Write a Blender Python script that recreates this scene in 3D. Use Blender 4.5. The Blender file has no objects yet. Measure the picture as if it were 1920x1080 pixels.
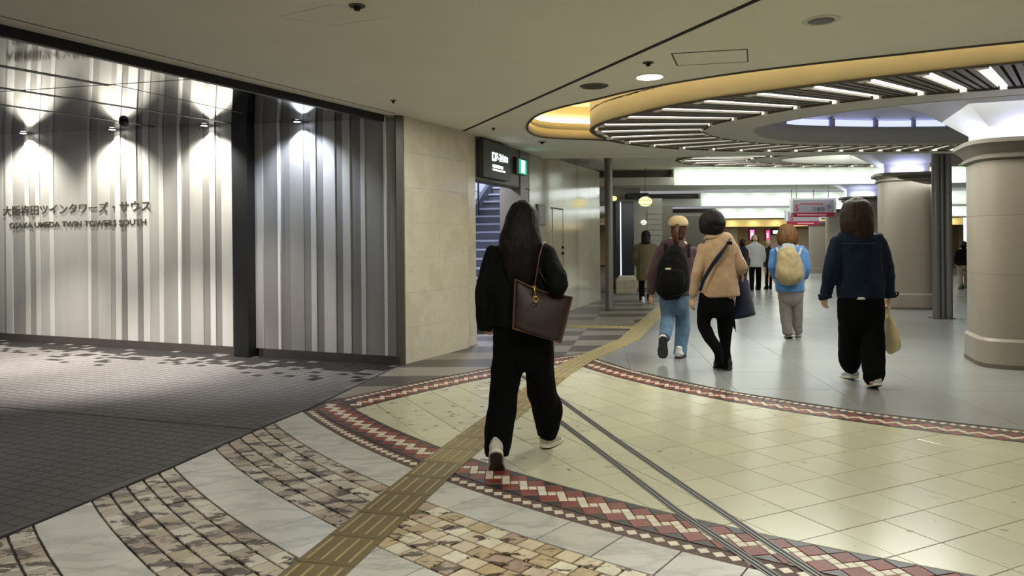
import bpy, bmesh, math, random
from mathutils import Vector, Matrix
from mathutils.geometry import tessellate_polygon

C = bpy.context.scene
COL = C.collection
random.seed(7)
PI = math.pi

# ------------------------------------------------------------------ camera
FOC, HC, ROLL, HOR, CEIL = 1385.0, 1.38, 0.0094, 454.0, 2.83      # focal length (px of a 1920 wide frame), lens height, roll, horizon row, ceiling height
cam_data = bpy.data.cameras.new('camera')
cam_data.sensor_width = 36.0
cam_data.lens = 36.0 * FOC / 1920.0
cam_data.shift_y = -(540.0 - HOR) / 1920.0
cam_data.clip_start = 0.05
cam = bpy.data.objects.new('camera', cam_data)
COL.objects.link(cam)
cam.rotation_mode = 'XYZ'
cam.matrix_world = Matrix.Translation((0, 0, HC)) @ Matrix.Rotation(PI / 2, 4, 'X') @ Matrix.Rotation(-ROLL, 4, 'Z')
C.camera = cam

# ------------------------------------------------------------------ world and exposure
w = bpy.data.worlds.new('underground')
C.world = w
w.use_nodes = True
w.node_tree.nodes['Background'].inputs[0].default_value = (0.85, 0.86, 0.9, 1)
w.node_tree.nodes['Background'].inputs[1].default_value = 0.24
C.view_settings.view_transform = 'Standard'
C.view_settings.look = 'None'
C.view_settings.gamma = 1.0
C.view_settings.use_curve_mapping = False
C.view_settings.exposure = 0.68
try:
    C.cycles.use_denoising = True
    C.cycles.max_bounces = 8
    C.cycles.diffuse_bounces = 4
    C.cycles.glossy_bounces = 4
    C.cycles.sample_clamp_indirect = 6.0
    C.cycles.caustics_reflective = False
    C.cycles.caustics_refractive = False
except Exception:
    pass

# ------------------------------------------------------------------ measured points -> places in the hall (metres)
_c, _s = math.cos(ROLL), math.sin(ROLL)
def _uv(x, y):
    dx, dy = x - 960.0, y - HOR
    return dx * _c - dy * _s, dx * _s + dy * _c
def on_z(x, y, z=0.0):
    u, v = _uv(x, y)
    d = (HC - z) * FOC / v
    return Vector((u * d / FOC, d, z))
def at(x, y, d):
    u, v = _uv(x, y)
    return Vector((u * d / FOC, d, HC - v * d / FOC))
def to_px(p):
    d = max(p[1], 0.05)
    u, v = FOC * p[0] / d, FOC * (HC - p[2]) / d
    return 960 + u * _c + v * _s, HOR + v * _c - u * _s
def in_frame(p, m=12):
    if p[1] < 0.3: return False
    x, y = to_px(p)
    return -m < x < 1920 + m and -m < y < 1080 + m

# ------------------------------------------------------------------ materials
def lin(h):
    if isinstance(h, (tuple, list)): return tuple(h[:3])
    h = h.lstrip('#')
    o = []
    for i in (0, 2, 4):
        v = int(h[i:i + 2], 16) / 255.0
        o.append(v / 12.92 if v <= 0.04045 else ((v + 0.055) / 1.055) ** 2.4)
    return tuple(o)

MATS = {}
def mat(name, col, rough=0.6, metal=0.0, spec=0.5, noise=None, bump=None, vary=0.0, emit=None, specks=None, veins=None, sheen=0.0, alpha=None, rough_noise=0.0, coat=0.0):
    """noise=(scale, amount[, stretch xyz]); bump=(scale, strength[, stretch]); vary = brightness change per object; specks=(scale, threshold, colour); veins=(scale, colour, amount)"""
    if name in MATS: return MATS[name]
    m = bpy.data.materials.new(name)
    m.use_nodes = True
    nt = m.node_tree; N = nt.nodes; L = nt.links
    b = N['Principled BSDF']
    col = lin(col)
    b.inputs['Base Color'].default_value = (*col, 1)
    b.inputs['Roughness'].default_value = rough
    b.inputs['Metallic'].default_value = metal
    b.inputs['Specular IOR Level'].default_value = spec
    if sheen: b.inputs['Sheen Weight'].default_value = sheen
    if coat:
        b.inputs['Coat Weight'].default_value = coat; b.inputs['Coat Roughness'].default_value = 0.08
    if emit:
        b.inputs['Emission Color'].default_value = (*lin(emit[0]), 1)
        b.inputs['Emission Strength'].default_value = emit[1]
    if alpha is not None: b.inputs['Alpha'].default_value = alpha
    geo = None
    def coord(stretch=None):
        nonlocal geo
        if geo is None:
            geo = N.new('ShaderNodeNewGeometry')
        src = geo.outputs['Position']
        if stretch:
            mp = N.new('ShaderNodeVectorMath'); mp.operation = 'MULTIPLY'
            mp.inputs[1].default_value = stretch
            L.new(src, mp.inputs[0]); src = mp.outputs[0]
        return src
    def tex(scale, stretch=None, detail=4.0, rg=0.55):
        t = N.new('ShaderNodeTexNoise')
        t.inputs['Scale'].default_value = scale; t.inputs['Detail'].default_value = detail; t.inputs['Roughness'].default_value = rg
        L.new(coord(stretch), t.inputs['Vector'])
        return t
    cur = None
    def base():
        nonlocal cur
        if cur is None:
            r = N.new('ShaderNodeRGB'); r.outputs[0].default_value = (*col, 1); cur = r.outputs[0]
        return cur
    def mul(fac_socket, lo, hi):
        nonlocal cur
        mr = N.new('ShaderNodeMapRange'); mr.inputs[1].default_value = 0.25; mr.inputs[2].default_value = 0.75
        mr.inputs[3].default_value = lo; mr.inputs[4].default_value = hi
        L.new(fac_socket, mr.inputs[0])
        vm = N.new('ShaderNodeVectorMath'); vm.operation = 'SCALE'
        L.new(base(), vm.inputs[0]); L.new(mr.outputs[0], vm.inputs['Scale'])
        cur = vm.outputs[0]
    if noise:
        t = tex(noise[0], noise[2] if len(noise) > 2 else None)
        mul(t.outputs['Fac'], 1 - noise[1], 1 + noise[1])
    if vary:
        oi = N.new('ShaderNodeObjectInfo')
        mr = N.new('ShaderNodeMapRange'); mr.inputs[3].default_value = 1 - vary; mr.inputs[4].default_value = 1 + vary
        L.new(oi.outputs['Random'], mr.inputs[0])
        vm = N.new('ShaderNodeVectorMath'); vm.operation = 'SCALE'
        L.new(base(), vm.inputs[0]); L.new(mr.outputs[0], vm.inputs['Scale'])
        cur = vm.outputs[0]
    if veins:
        t = tex(veins[0], veins[3] if len(veins) > 3 else None, 6.0, 0.62)
        r = N.new('ShaderNodeValToRGB')
        e = r.color_ramp.elements
        e[0].position = 0.44; e[0].color = (0, 0, 0, 1)
        e[1].position = 0.56; e[1].color = (0, 0, 0, 1)
        k = r.color_ramp.elements.new(0.50); k.color = (veins[2],) * 3 + (1,)
        L.new(t.outputs['Fac'], r.inputs[0])
        mx = N.new('ShaderNodeMix'); mx.data_type = 'RGBA'
        L.new(r.outputs[0], mx.inputs[0]); L.new(base(), mx.inputs[6]); mx.inputs[7].default_value = (*lin(veins[1]), 1)
        cur = mx.outputs[2]
    if specks:
        t = tex(specks[0], specks[3] if len(specks) > 3 else None, 5.0, 0.6)
        r = N.new('ShaderNodeValToRGB')
        e = r.color_ramp.elements
        e[0].position = specks[1]; e[0].color = (0, 0, 0, 1)
        e[1].position = min(specks[1] + 0.035, 0.99); e[1].color = (1, 1, 1, 1)
        L.new(t.outputs['Fac'], r.inputs[0])
        mx = N.new('ShaderNodeMix'); mx.data_type = 'RGBA'
        L.new(r.outputs[0], mx.inputs[0]); L.new(base(), mx.inputs[6]); mx.inputs[7].default_value = (*lin(specks[2]), 1)
        cur = mx.outputs[2]
    if cur is not None: L.new(cur, b.inputs['Base Color'])
    if rough_noise:
        t = tex(9.0, None, 5.0)
        mr = N.new('ShaderNodeMapRange'); mr.inputs[1].default_value = 0.3; mr.inputs[2].default_value = 0.7
        mr.inputs[3].default_value = max(rough - rough_noise, 0.02); mr.inputs[4].default_value = rough + rough_noise
        L.new(t.outputs['Fac'], mr.inputs[0]); L.new(mr.outputs[0], b.inputs['Roughness'])
    if bump:
        t = tex(bump[0], bump[2] if len(bump) > 2 else None, 5.0)
        bp = N.new('ShaderNodeBump'); bp.inputs['Strength'].default_value = bump[1]; bp.inputs['Distance'].default_value = 0.02
        L.new(t.outputs['Fac'], bp.inputs['Height']); L.new(bp.outputs[0], b.inputs['Normal'])
    MATS[name] = m
    return m

def glow(name, col, strength):
    if name in MATS: return MATS[name]
    m = bpy.data.materials.new(name); m.use_nodes = True
    nt = m.node_tree; nt.nodes.clear()
    e = nt.nodes.new('ShaderNodeEmission'); o = nt.nodes.new('ShaderNodeOutputMaterial')
    e.inputs[0].default_value = (*lin(col), 1); e.inputs[1].default_value = strength
    nt.links.new(e.outputs[0], o.inputs[0])
    MATS[name] = m
    return m

# ------------------------------------------------------------------ objects
def tag(o, label=None, cat=None, group=None, kind=None):
    if label: o['label'] = label
    if cat: o['category'] = cat
    if group: o['group'] = group
    if kind: o['kind'] = kind
    return o
def empty(name, loc=(0, 0, 0), rz=0.0):
    o = bpy.data.objects.new(name, None); COL.objects.link(o)
    o.location = loc; o.rotation_euler = (0, 0, rz); o.empty_display_size = 0.1
    return o
def link_mesh(name, me, m=None, parent=None):
    o = bpy.data.objects.new(name, me); COL.objects.link(o)
    if m is not None and not me.materials: me.materials.append(m)
    if parent is not None:
        o.parent = parent
        o.matrix_parent_inverse = pinv(parent)
    return o
def wmat(o):
    L = Matrix.LocRotScale(o.location, o.rotation_euler, o.scale)
    return L if o.parent is None else wmat(o.parent) @ o.matrix_parent_inverse @ L
def pinv(p): return wmat(p).inverted()
def obj(name, bm, m, parent=None, smooth=False):
    me = bpy.data.meshes.new(name)
    bm.normal_update()
    bm.to_mesh(me); bm.free()
    if smooth:
        for p in me.polygons: p.use_smooth = True
    if m is not None:
        for x in (m if isinstance(m, list) else [m]): me.materials.append(x)
    return link_mesh(name, me, None, parent)
def BM(): return bmesh.new()

def add_poly_prism(bm, pts, z0, z1, mi=0, chamfer=0.0):
    """solid over a 2-D outline (x, y), flat top at z1"""
    a = sum(pts[i][0] * pts[(i + 1) % len(pts)][1] - pts[(i + 1) % len(pts)][0] * pts[i][1] for i in range(len(pts)))
    if a < 0: pts = pts[::-1]
    n = len(pts)
    lo = [bm.verts.new((p[0], p[1], z0)) for p in pts]
    if chamfer:
        cx, cy = sum(p[0] for p in pts) / n, sum(p[1] for p in pts) / n
        md = [bm.verts.new((p[0], p[1], z1 - chamfer)) for p in pts]
        hi = []
        for p in pts:
            d = math.hypot(p[0] - cx, p[1] - cy) or 1
            k = max(1 - chamfer * 1.2 / d, 0.3)
            hi.append(bm.verts.new((cx + (p[0] - cx) * k, cy + (p[1] - cy) * k, z1)))
        rings = [lo, md, hi]
    else:
        rings = [lo, [bm.verts.new((p[0], p[1], z1)) for p in pts]]
    fs = []
    for r0, r1 in zip(rings, rings[1:]):
        for i in range(n):
            fs.append(bm.faces.new((r0[i], r0[(i + 1) % n], r1[(i + 1) % n], r1[i])))
    fs.append(bm.faces.new(rings[-1])); fs.append(bm.faces.new(lo[::-1]))
    for f in fs: f.material_index = mi
    return fs
def add_box(bm, lo, hi, M=None, mi=0):
    x0, y0, z0 = lo; x1, y1, z1 = hi
    v = [Vector(p) for p in ((x0, y0, z0), (x1, y0, z0), (x1, y1, z0), (x0, y1, z0), (x0, y0, z1), (x1, y0, z1), (x1, y1, z1), (x0, y1, z1))]
    if M is not None: v = [M @ p for p in v]
    v = [bm.verts.new(p) for p in v]
    for f in ((3, 2, 1, 0), (4, 5, 6, 7), (0, 1, 5, 4), (1, 2, 6, 5), (2, 3, 7, 6), (3, 0, 4, 7)):
        bm.faces.new([v[i] for i in f]).material_index = mi
def frame_xy(p, q):
    """matrix: origin p, x along p->q on the plan, y to its left, z up"""
    d = Vector((q[0] - p[0], q[1] - p[1], 0)).normalized()
    return Matrix(((d.x, -d.y, 0, p[0]), (d.y, d.x, 0, p[1]), (0, 0, 1, 0), (0, 0, 0, 1)))
def catmull(pts, n=6, closed=False):
    P = [Vector(p) for p in pts]; out = []
    m = len(P)
    for i in range(m if closed else m - 1):
        p0 = P[(i - 1) % m] if closed or i > 0 else P[0] * 2 - P[1]
        p1, p2 = P[i], P[(i + 1) % m]
        p3 = P[(i + 2) % m] if closed or i + 2 < m else P[-1] * 2 - P[-2]
        for k in range(n):
            t = k / n
            out.append(0.5 * ((2 * p1) + (p2 - p0) * t + (2 * p0 - 5 * p1 + 4 * p2 - p3) * t * t + (3 * p1 - p0 - 3 * p2 + p3) * t ** 3))
    if not closed: out.append(P[-1])
    return out
def add_tube(bm, pts, rad, side=(1, 0, 0), seg=14, sub=4, caps=(1, 1), mi=0, capk=1.0):
    """closed tube through pts; rad per point = r or (a, b): a along `side`, b across. caps: 1 rounded, 0 flat"""
    side = Vector(side)
    R = [(r, r) if not isinstance(r, (tuple, list)) else r for r in rad]
    if sub > 1 and len(pts) > 1:
        pk = catmull([Vector(p) for p in pts], sub)
        rk = [(max(v.x, 1e-4), max(v.y, 1e-4)) for v in catmull([Vector((a, b, 0)) for a, b in R], sub)]
    else:
        pk, rk = [Vector(p) for p in pts], R
    n = len(pk)
    rings = []
    def ring(c, a, b, t):
        s = side - t * side.dot(t)
        if s.length < 1e-4: s = Vector((0, 1, 0)) - t * t.y
        s.normalize(); u = t.cross(s)
        return [bm.verts.new(c + s * (a * math.cos(2 * PI * k / seg)) + u * (b * math.sin(2 * PI * k / seg))) for k in range(seg)]
    T = []
    for i in range(n):
        t = (pk[min(i + 1, n - 1)] - pk[max(i - 1, 0)])
        T.append(t.normalized() if t.length > 1e-7 else Vector((0, 0, 1)))
    if caps[0]:
        m = min(rk[0]) * capk
        for k in (0.25, 0.6, 0.87):
            f = math.sqrt(1 - (1 - k) ** 2); rings.append(ring(pk[0] - T[0] * m * (1 - k), rk[0][0] * f, rk[0][1] * f, T[0]))
    for i in range(n): rings.append(ring(pk[i], rk[i][0], rk[i][1], T[i]))
    if caps[1]:
        m = min(rk[-1]) * capk
        for k in (0.87, 0.6, 0.25):
            f = math.sqrt(1 - (1 - k) ** 2); rings.append(ring(pk[-1] + T[-1] * m * (1 - k), rk[-1][0] * f, rk[-1][1] * f, T[-1]))
    for a, b in zip(rings, rings[1:]):
        for k in range(seg):
            bm.faces.new((a[k], a[(k + 1) % seg], b[(k + 1) % seg], b[k])).material_index = mi
    bm.faces.new(rings[0][::-1]).material_index = mi; bm.faces.new(rings[-1]).material_index = mi
def add_ball(bm, c, r, M=None, seg=14, mi=0):
    rx, ry, rz = r if isinstance(r, (tuple, list)) else (r, r, r)
    T = Matrix.Translation(c) @ (M if M is not None else Matrix.Identity(4)) @ Matrix.Diagonal((rx, ry, rz, 1))
    fs = bmesh.ops.create_uvsphere(bm, u_segments=seg, v_segments=max(seg * 2 // 3, 6), radius=1.0, matrix=T)
    if mi:
        for v in fs['verts']:
            for f in v.link_faces: f.material_index = mi
def add_lathe(bm, c, prof, seg=32, mi=0, sq=None):
    """prof: (radius, z) from bottom to top; closed by caps. sq: superellipse power for squarish columns, rot"""
    rings = []
    for r, z in prof:
        rg = []
        for k in range(seg):
            a = 2 * PI * k / seg
            x, y = math.cos(a), math.sin(a)
            if sq:
                q = (abs(x) ** sq[0] + abs(y) ** sq[0]) ** (-1 / sq[0])
                x, y = x * q, y * q
                ca, sa = math.cos(sq[1]), math.sin(sq[1])
                x, y = x * ca - y * sa, x * sa + y * ca
            rg.append(bm.verts.new((c[0] + r * x, c[1] + r * y, c[2] + z)))
        rings.append(rg)
    for a, b in zip(rings, rings[1:]):
        for k in range(seg):
            bm.faces.new((a[k], a[(k + 1) % seg], b[(k + 1) % seg], b[k])).material_index = mi
    bm.faces.new(rings[0][::-1]).material_index = mi; bm.faces.new(rings[-1]).material_index = mi
def shade_auto(o, ang=35):
    me = o.data
    for p in me.polygons: p.use_smooth = True
    try: me.set_sharp_from_angle(angle=math.radians(ang))
    except Exception: pass
    return o

def lamp(name, kind, loc, power, col='#ffffff', aim=None, size=0.1, spot=None, blend=0.5, spread=None):
    d = bpy.data.lights.new(name, kind)
    d.energy = power; d.color = lin(col) if isinstance(col, str) else col
    if kind == 'AREA':
        if isinstance(size, tuple): d.shape = 'RECTANGLE'; d.size, d.size_y = size
        else: d.shape = 'DISK'; d.size = size
        if spread: d.spread = spread
    else: d.shadow_soft_size = size
    if kind == 'SPOT': d.spot_size = spot; d.spot_blend = blend
    o = bpy.data.objects.new(name, d); COL.objects.link(o); o.location = loc
    if aim is not None:
        o.rotation_euler = (Vector(aim) - Vector(loc)).to_track_quat('-Z', 'Y').to_euler()
    return o
BENCH = bpy.data.scenes.new('workbench')                            # modifiers and text are evaluated here, away from the hall
def baked(o):
    BENCH.collection.objects.link(o)
    vl = BENCH.view_layers[0]; vl.update()
    dg = vl.depsgraph; dg.update()
    return bpy.data.meshes.new_from_object(o.evaluated_get(dg))
def text_mesh(s, size, depth=0.004, bold=0.0, align='LEFT', width=None):
    cu = bpy.data.curves.new('lettering', 'FONT')
    cu.body = s; cu.size = size; cu.extrude = depth; cu.align_x = align; cu.offset = bold; cu.resolution_u = 3
    o = bpy.data.objects.new('lettering', cu)
    me = baked(o)
    bpy.data.objects.remove(o); bpy.data.curves.remove(cu)
    if width and len(me.vertices):
        xs = [v.co.x for v in me.vertices]; x0, x1 = min(xs), max(xs)
        k = width / max(x1 - x0, 1e-5)
        for v in me.vertices: v.co.x = (v.co.x - x0) * k
    return me
# ================================================================== LIGHT OF THE HALL (lamps not seen in the frame)
def sunk(x, y, z, power, col='#fdfff6', spot=None, size=0.11):
    """recessed downlight"""
    if spot: return lamp('downlight_lamp', 'SPOT', (x, y, z - 0.03), power, col, (x, y, 0), size, math.radians(spot), 0.7)
    return lamp('downlight_lamp', 'AREA', (x, y, z - 0.03), power, col, (x, y, 0), size * 2)
for x, y, p in ((0.6, 2.4, 20), (2.4, 1.4, 6), (3.6, 3.2, 4), (0.2, 0.0, 25), (-0.9, 2.2, 15), (5.2, 2.6, 9)): sunk(x, y, CEIL, p)
sunk(1.23, 6.53, CEIL, 22)
sunk(-0.3, 7.6, CEIL, 12)  # unseen lamp added to brighten the cream stone wall, no fitting
# entrance recess on the left: row of cool downlights
for x, y, p in ((-4.7, 8.3, 780), (-6.6, 9.1, 640), (-3.3, 8.1, 170), (-3.5, 4.2, 60), (-4.9, 4.6, 60)): sunk(x, y, 2.86, p, '#fff6f2' if y > 6 else '#e9ecff', 80, 0.04)
lamp('ring_fill', 'AREA', (4.2, 8.6, CEIL - 0.05), 95, '#fbfff4', (4.2, 8.6, 0), (3.0, 3.0))
for x, y, tx, ty in ((-6.9, 9.3, -7.1, 10.8), (-5.3, 8.7, -5.6, 10.2), (-3.9, 8.1, -4.2, 9.6), (-2.3, 7.6, -2.4, 8.8)):
    lamp('wall_fill_lamp', 'SPOT', (x, y, 2.84), 80 if x < -3 else 42, '#fffaf2', (tx, ty, 1.35), 0.06, math.radians(95), 1.0)  # unseen spots added to brighten the striped wall, no fittings
# ================================================================== FLOOR
M_grout = mat('floor_grout', '#4a4038', 0.8, noise=(30, 0.2))
M_cream = mat('cream_tile', '#c8c3a6', 0.2, noise=(1.6, 0.04), vary=0.045, specks=(11.0, 0.67, '#8a826c'))
M_marble = mat('grey_marble', '#c2bdb2', 0.28, noise=(3, 0.04), vary=0.05, veins=(1.7, '#96948c', 0.6, (1.0, 2.6, 1.0)))
M_trav = [mat('travertine_' + n, h, 0.34, noise=(14, 0.16), vary=0.10, specks=(8.0, t, '#5a4a3b', (1.0, 1.9, 1.0)), bump=(25, 0.25))
          for n, h, t in (('sand', '#c4b396', 0.565), ('gold', '#b59f7b', 0.57), ('pale', '#cfc4ab', 0.56), ('rose', '#a88f7c', 0.52))]
M_red = mat('red_mosaic', '#7c3a2e', 0.38, noise=(12, 0.2), vary=0.16, bump=(40, 0.2))
M_white = mat('white_mosaic', '#d3c6ae', 0.34, noise=(20, 0.08), vary=0.08)
M_black = mat('black_mosaic', '#34322f', 0.34, noise=(20, 0.2), vary=0.2)
M_bed = mat('mosaic_bed', '#553a30', 0.6, noise=(25, 0.25))
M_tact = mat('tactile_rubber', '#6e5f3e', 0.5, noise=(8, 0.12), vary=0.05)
M_tact_lit = mat('tactile_lit_far', '#9f9265', 0.5, noise=(8, 0.12), vary=0.05)  # far blocks paler: the brighter light there is put into the colour
M_bar = mat('tactile_bar', '#a39066', 0.5)
M_granite = mat('grey_granite', '#8b8c89', 0.24, noise=(1.1, 0.06), vary=0.035, specks=(120.0, 0.64, '#7c7d79'))
M_dslab = mat('dark_stone_slab', '#4a433c', 0.42, noise=(3, 0.1, (0.4, 3.0, 1)), vary=0.06)
M_lslab = mat('light_stone_slab', '#7d7468', 0.42, noise=(3, 0.1, (0.4, 3.0, 1)), vary=0.06)
M_pave = mat('grey_paving', '#5a5753', 0.6, noise=(2.5, 0.07))
M_dpave = mat('dark_paver', '#1d1b19', 0.65, spec=0.15, noise=(9, 0.1), vary=0.12)
M_steel = mat('brushed_steel_strip', '#6d6b68', 0.4, metal=0.6, noise=(30, 0.2))
M_dark = mat('dark_gap', '#16130f', 0.8)

bm = BM()
add_box(bm, (-14, -5, -0.25), (26, 62, -0.012))
floor = tag(obj('floor', bm, M_grout), kind='structure', label='patterned stone floor of the underground hall')

# --- curves measured on the floor
BL = [(-3.4, -0.3), (-2.44, 3.49), (-2.13, 4.57), (-1.87, 5.66), (-1.70, 6.25), (-1.27, 8.40), (-1.1, 9.3)]   # edge between grey paving and the stone rings
def bl_x(y):
    for (x0, y0), (x1, y1) in zip(BL, BL[1:]):
        if y <= y1 or (x1, y1) == BL[-1]: return x0 + (x1 - x0) * (y - y0) / (y1 - y0)
TP = [(-1.03, 2.30), (-0.83, 3.13), (-0.425, 4.70), (0.46, 7.70), (0.77, 8.53), (1.62, 10.33), (2.87, 14.5), (4.6, 20.0)]   # middle of the tactile path
def tp_x(y):
    for (x0, y0), (x1, y1) in zip(TP, TP[1:]):
        if y <= y1 or (x1, y1) == TP[-1]: return x0 + (x1 - x0) * (y - y0) / (y1 - y0)
C0, RIN, ROUT = (6.08, 10.51), 8.585, 8.983
UR, UR_IN, UR_OUT = (6.797, 10.498), 6.483, 6.09
UL, UL_IN, UL_OUT = (8.115, -0.146), 11.345, 11.767
dist = lambda p, c: math.hypot(p[0] - c[0], p[1] - c[1])
f_left = lambda p: (p[0] - bl_x(p[1])) - 0.006
f_c0 = lambda p: RIN - dist(p, C0)
f_ur = lambda p: dist(p, UR) - UR_IN
f_ul = lambda p: UL_IN - dist(p, UL)

def clip(poly, fs, n=8):
    """outline cut to where every f > 0 (edges subdivided so that arcs come out curved)"""
    for f in fs:
        v = [f(p) for p in poly]
        if all(a > 0 for a in v): continue
        pts = []
        m = len(poly)
        for i in range(m):
            a, b = poly[i], poly[(i + 1) % m]
            for k in range(n): pts.append((a[0] + (b[0] - a[0]) * k / n, a[1] + (b[1] - a[1]) * k / n))
        v = [f(p) for p in pts]
        if all(a <= 0 for a in v): return None
        out, gap = [], None
        m = len(pts)
        st = next((i for i in range(m) if v[i] > 0 and v[i - 1] <= 0), 0)
        for q in range(m):
            i = (st + q) % m; j = (i + 1) % m
            if v[i] > 0: out.append(pts[i])
            if (v[i] > 0) != (v[j] > 0):
                t = v[i] / (v[i] - v[j])
                c = (pts[i][0] + (pts[j][0] - pts[i][0]) * t, pts[i][1] + (pts[j][1] - pts[i][1]) * t)
                if v[i] > 0: gap = c
                else:
                    gap = None
                out.append(c)
        # drop needless collinear points
        res = []
        m = len(out)
        for i in range(m):
            a, b, c = out[i - 1], out[i], out[(i + 1) % m]
            if abs((b[0] - a[0]) * (c[1] - a[1]) - (b[1] - a[1]) * (c[0] - a[0])) > 1e-6: res.append(b)
        if len(res) < 3: return None
        poly = res
    a = abs(sum(poly[i - 1][0] * poly[i][1] - poly[i][0] * poly[i - 1][1] for i in range(len(poly)))) / 2
    return poly if a > 0.0004 else None
def shrink(poly, g):
    n = len(poly)
    cx, cy = sum(p[0] for p in poly) / n, sum(p[1] for p in poly) / n
    r = []
    for p in poly:
        d = math.hypot(p[0] - cx, p[1] - cy) or 1
        k = max(1 - g / d, 0.2); r.append((cx + (p[0] - cx) * k, cy + (p[1] - cy) * k))
    return r

def lay(parent, name, polys, mats, gap=0.004, th=0.012, top=0.0, cham=0.0018, limit=296, rest_name=None, jitter=0.0006, rest_kind='stuff'):
    """polys: (outline, material index). The ones that show largest become pieces of their own, the rest one mesh."""
    inn, rest = [], []
    for poly, mi in polys:
        n = len(poly); c = (sum(p[0] for p in poly) / n, sum(p[1] for p in poly) / n, 0)
        if in_frame(c, 40):
            pp = [to_px((p[0], max(p[1], .5), 0)) for p in poly]
            ar = abs(sum(pp[i - 1][0] * pp[i][1] - pp[i][0] * pp[i - 1][1] for i in range(n))) / 2
            inn.append((ar, poly, mi))
        else: rest.append((poly, mi))
    inn.sort(key=lambda t: -t[0])
    rest += [(p, mi) for a, p, mi in inn[limit:]]
    for a, poly, mi in inn[:limit]:
        bm = BM()
        n = len(poly); c = (sum(p[0] for p in poly) / n, sum(p[1] for p in poly) / n)
        z = top + random.uniform(-jitter, jitter)
        add_poly_prism(bm, shrink([(p[0] - c[0], p[1] - c[1]) for p in poly], gap), -th, 0, 0, cham)
        o = obj(name, bm, mats[mi], parent); o.location = (c[0], c[1], z)
    if rest:
        bm = BM()
        for poly, mi in rest: add_poly_prism(bm, shrink(poly, gap), top - th, top, mi)
        o = obj(rest_name or name + '_field', bm, mats, parent); o['kind'] = rest_kind

# --- cream square tiles inside the stone rings
TH, TS, TO = 0.4462, 0.3029, (1.136, 4.310)
ca, sa = math.cos(TH) * TS, math.sin(TH) * TS
polys = []
for i in range(-14, 26):
    for j in range(-16, 22):
        q = [(TO[0] + (i + a) * ca + (j + b) * sa, TO[1] + (i + a) * sa - (j + b) * ca) for a, b in ((0, 0), (1, 0), (1, 1), (0, 1))]
        if min(p[1] for p in q) < 0.2 or max(p[0] for p in q) > 7.5: continue
        q = clip(q, [f_c0, f_ur, f_ul, lambda p: p[1] - 0.8])
        if q: polys.append((q, 1 if q[0][0] < 0.35 + random.uniform(-.2, .2) and q[0][1] > 3.6 else 0))
M_worn = mat('worn_cream_tile', '#c4bfa3', 0.24, noise=(1.6, 0.05), vary=0.045, specks=(7.0, 0.61, '#7f7760', (1.0, 1.6, 1.0)))
lay(floor, 'cream_tile', polys, [M_cream, M_worn], gap=0.0035, rest_name='cream_tiling')

# --- rings of marble slabs and small travertine tiles
def ring_cells(r0, r1, rows, width, a0=math.radians(198), a1=math.radians(256), off=0.0):
    out = []
    for k in range(rows):
        ra, rb = r0 + (r1 - r0) * k / rows, r0 + (r1 - r0) * (k + 1) / rows
        n = max(int((a1 - a0) * (ra + rb) / 2 / width), 1)
        for q in range(n):
            s, e = a0 + (a1 - a0) * (q + off) / n, a0 + (a1 - a0) * (q + 1 + off) / n
            arc = [s, e] if width < 0.2 else [s, (s + e) / 2, e]
            p = [(C0[0] + ra * math.cos(t), C0[1] + ra * math.sin(t)) for t in arc] + [(C0[0] + rb * math.cos(t), C0[1] + rb * math.sin(t)) for t in arc[::-1]]
            if min(v[1] for v in p) < 0.9: continue
            p = clip(p, [f_left])
            if p: out.append(p)
    return out
mar = []
for r0, r1 in ((8.983, 9.275), (9.797, 10.108), (10.604, 10.891), (11.45, 11.75)):
    mar += [(p, 0) for p in ring_cells(r0, r1, 1, 0.292)]
lay(floor, 'marble_slab', mar, [M_marble], gap=0.0048)
tra = []
for r0, r1, rows in ((9.275, 9.797, 5), (10.108, 10.604, 5), (10.891, 11.45, 5)):
    for p in ring_cells(r0, r1, rows, 0.104): tra.append((p, random.choices((0, 1, 2, 3), (5, 3, 4, 2))[0] + (0 if sum(q[0] for q in p) / len(p) > -0.75 + random.uniform(-.12, .12) else 4)))
M_trav += [mat('greyer_travertine_' + n, h, 0.30, noise=(14, 0.14), vary=0.10, specks=(7.0, t, '#4f4238', (1.0, 1.9, 1.0)), bump=(25, 0.3))
           for n, h, t in (('sand', '#b5a894', 0.535), ('gold', '#a8977f', 0.54), ('pale', '#c3b8a6', 0.53), ('rose', '#9a8878', 0.50))]  # greyer, more patched set for the tiles on the left
lay(floor, 'travertine_tile', tra, M_trav, gap=0.0075, cham=0.003, jitter=0.0012, rest_name='travertine_tiling')

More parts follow.
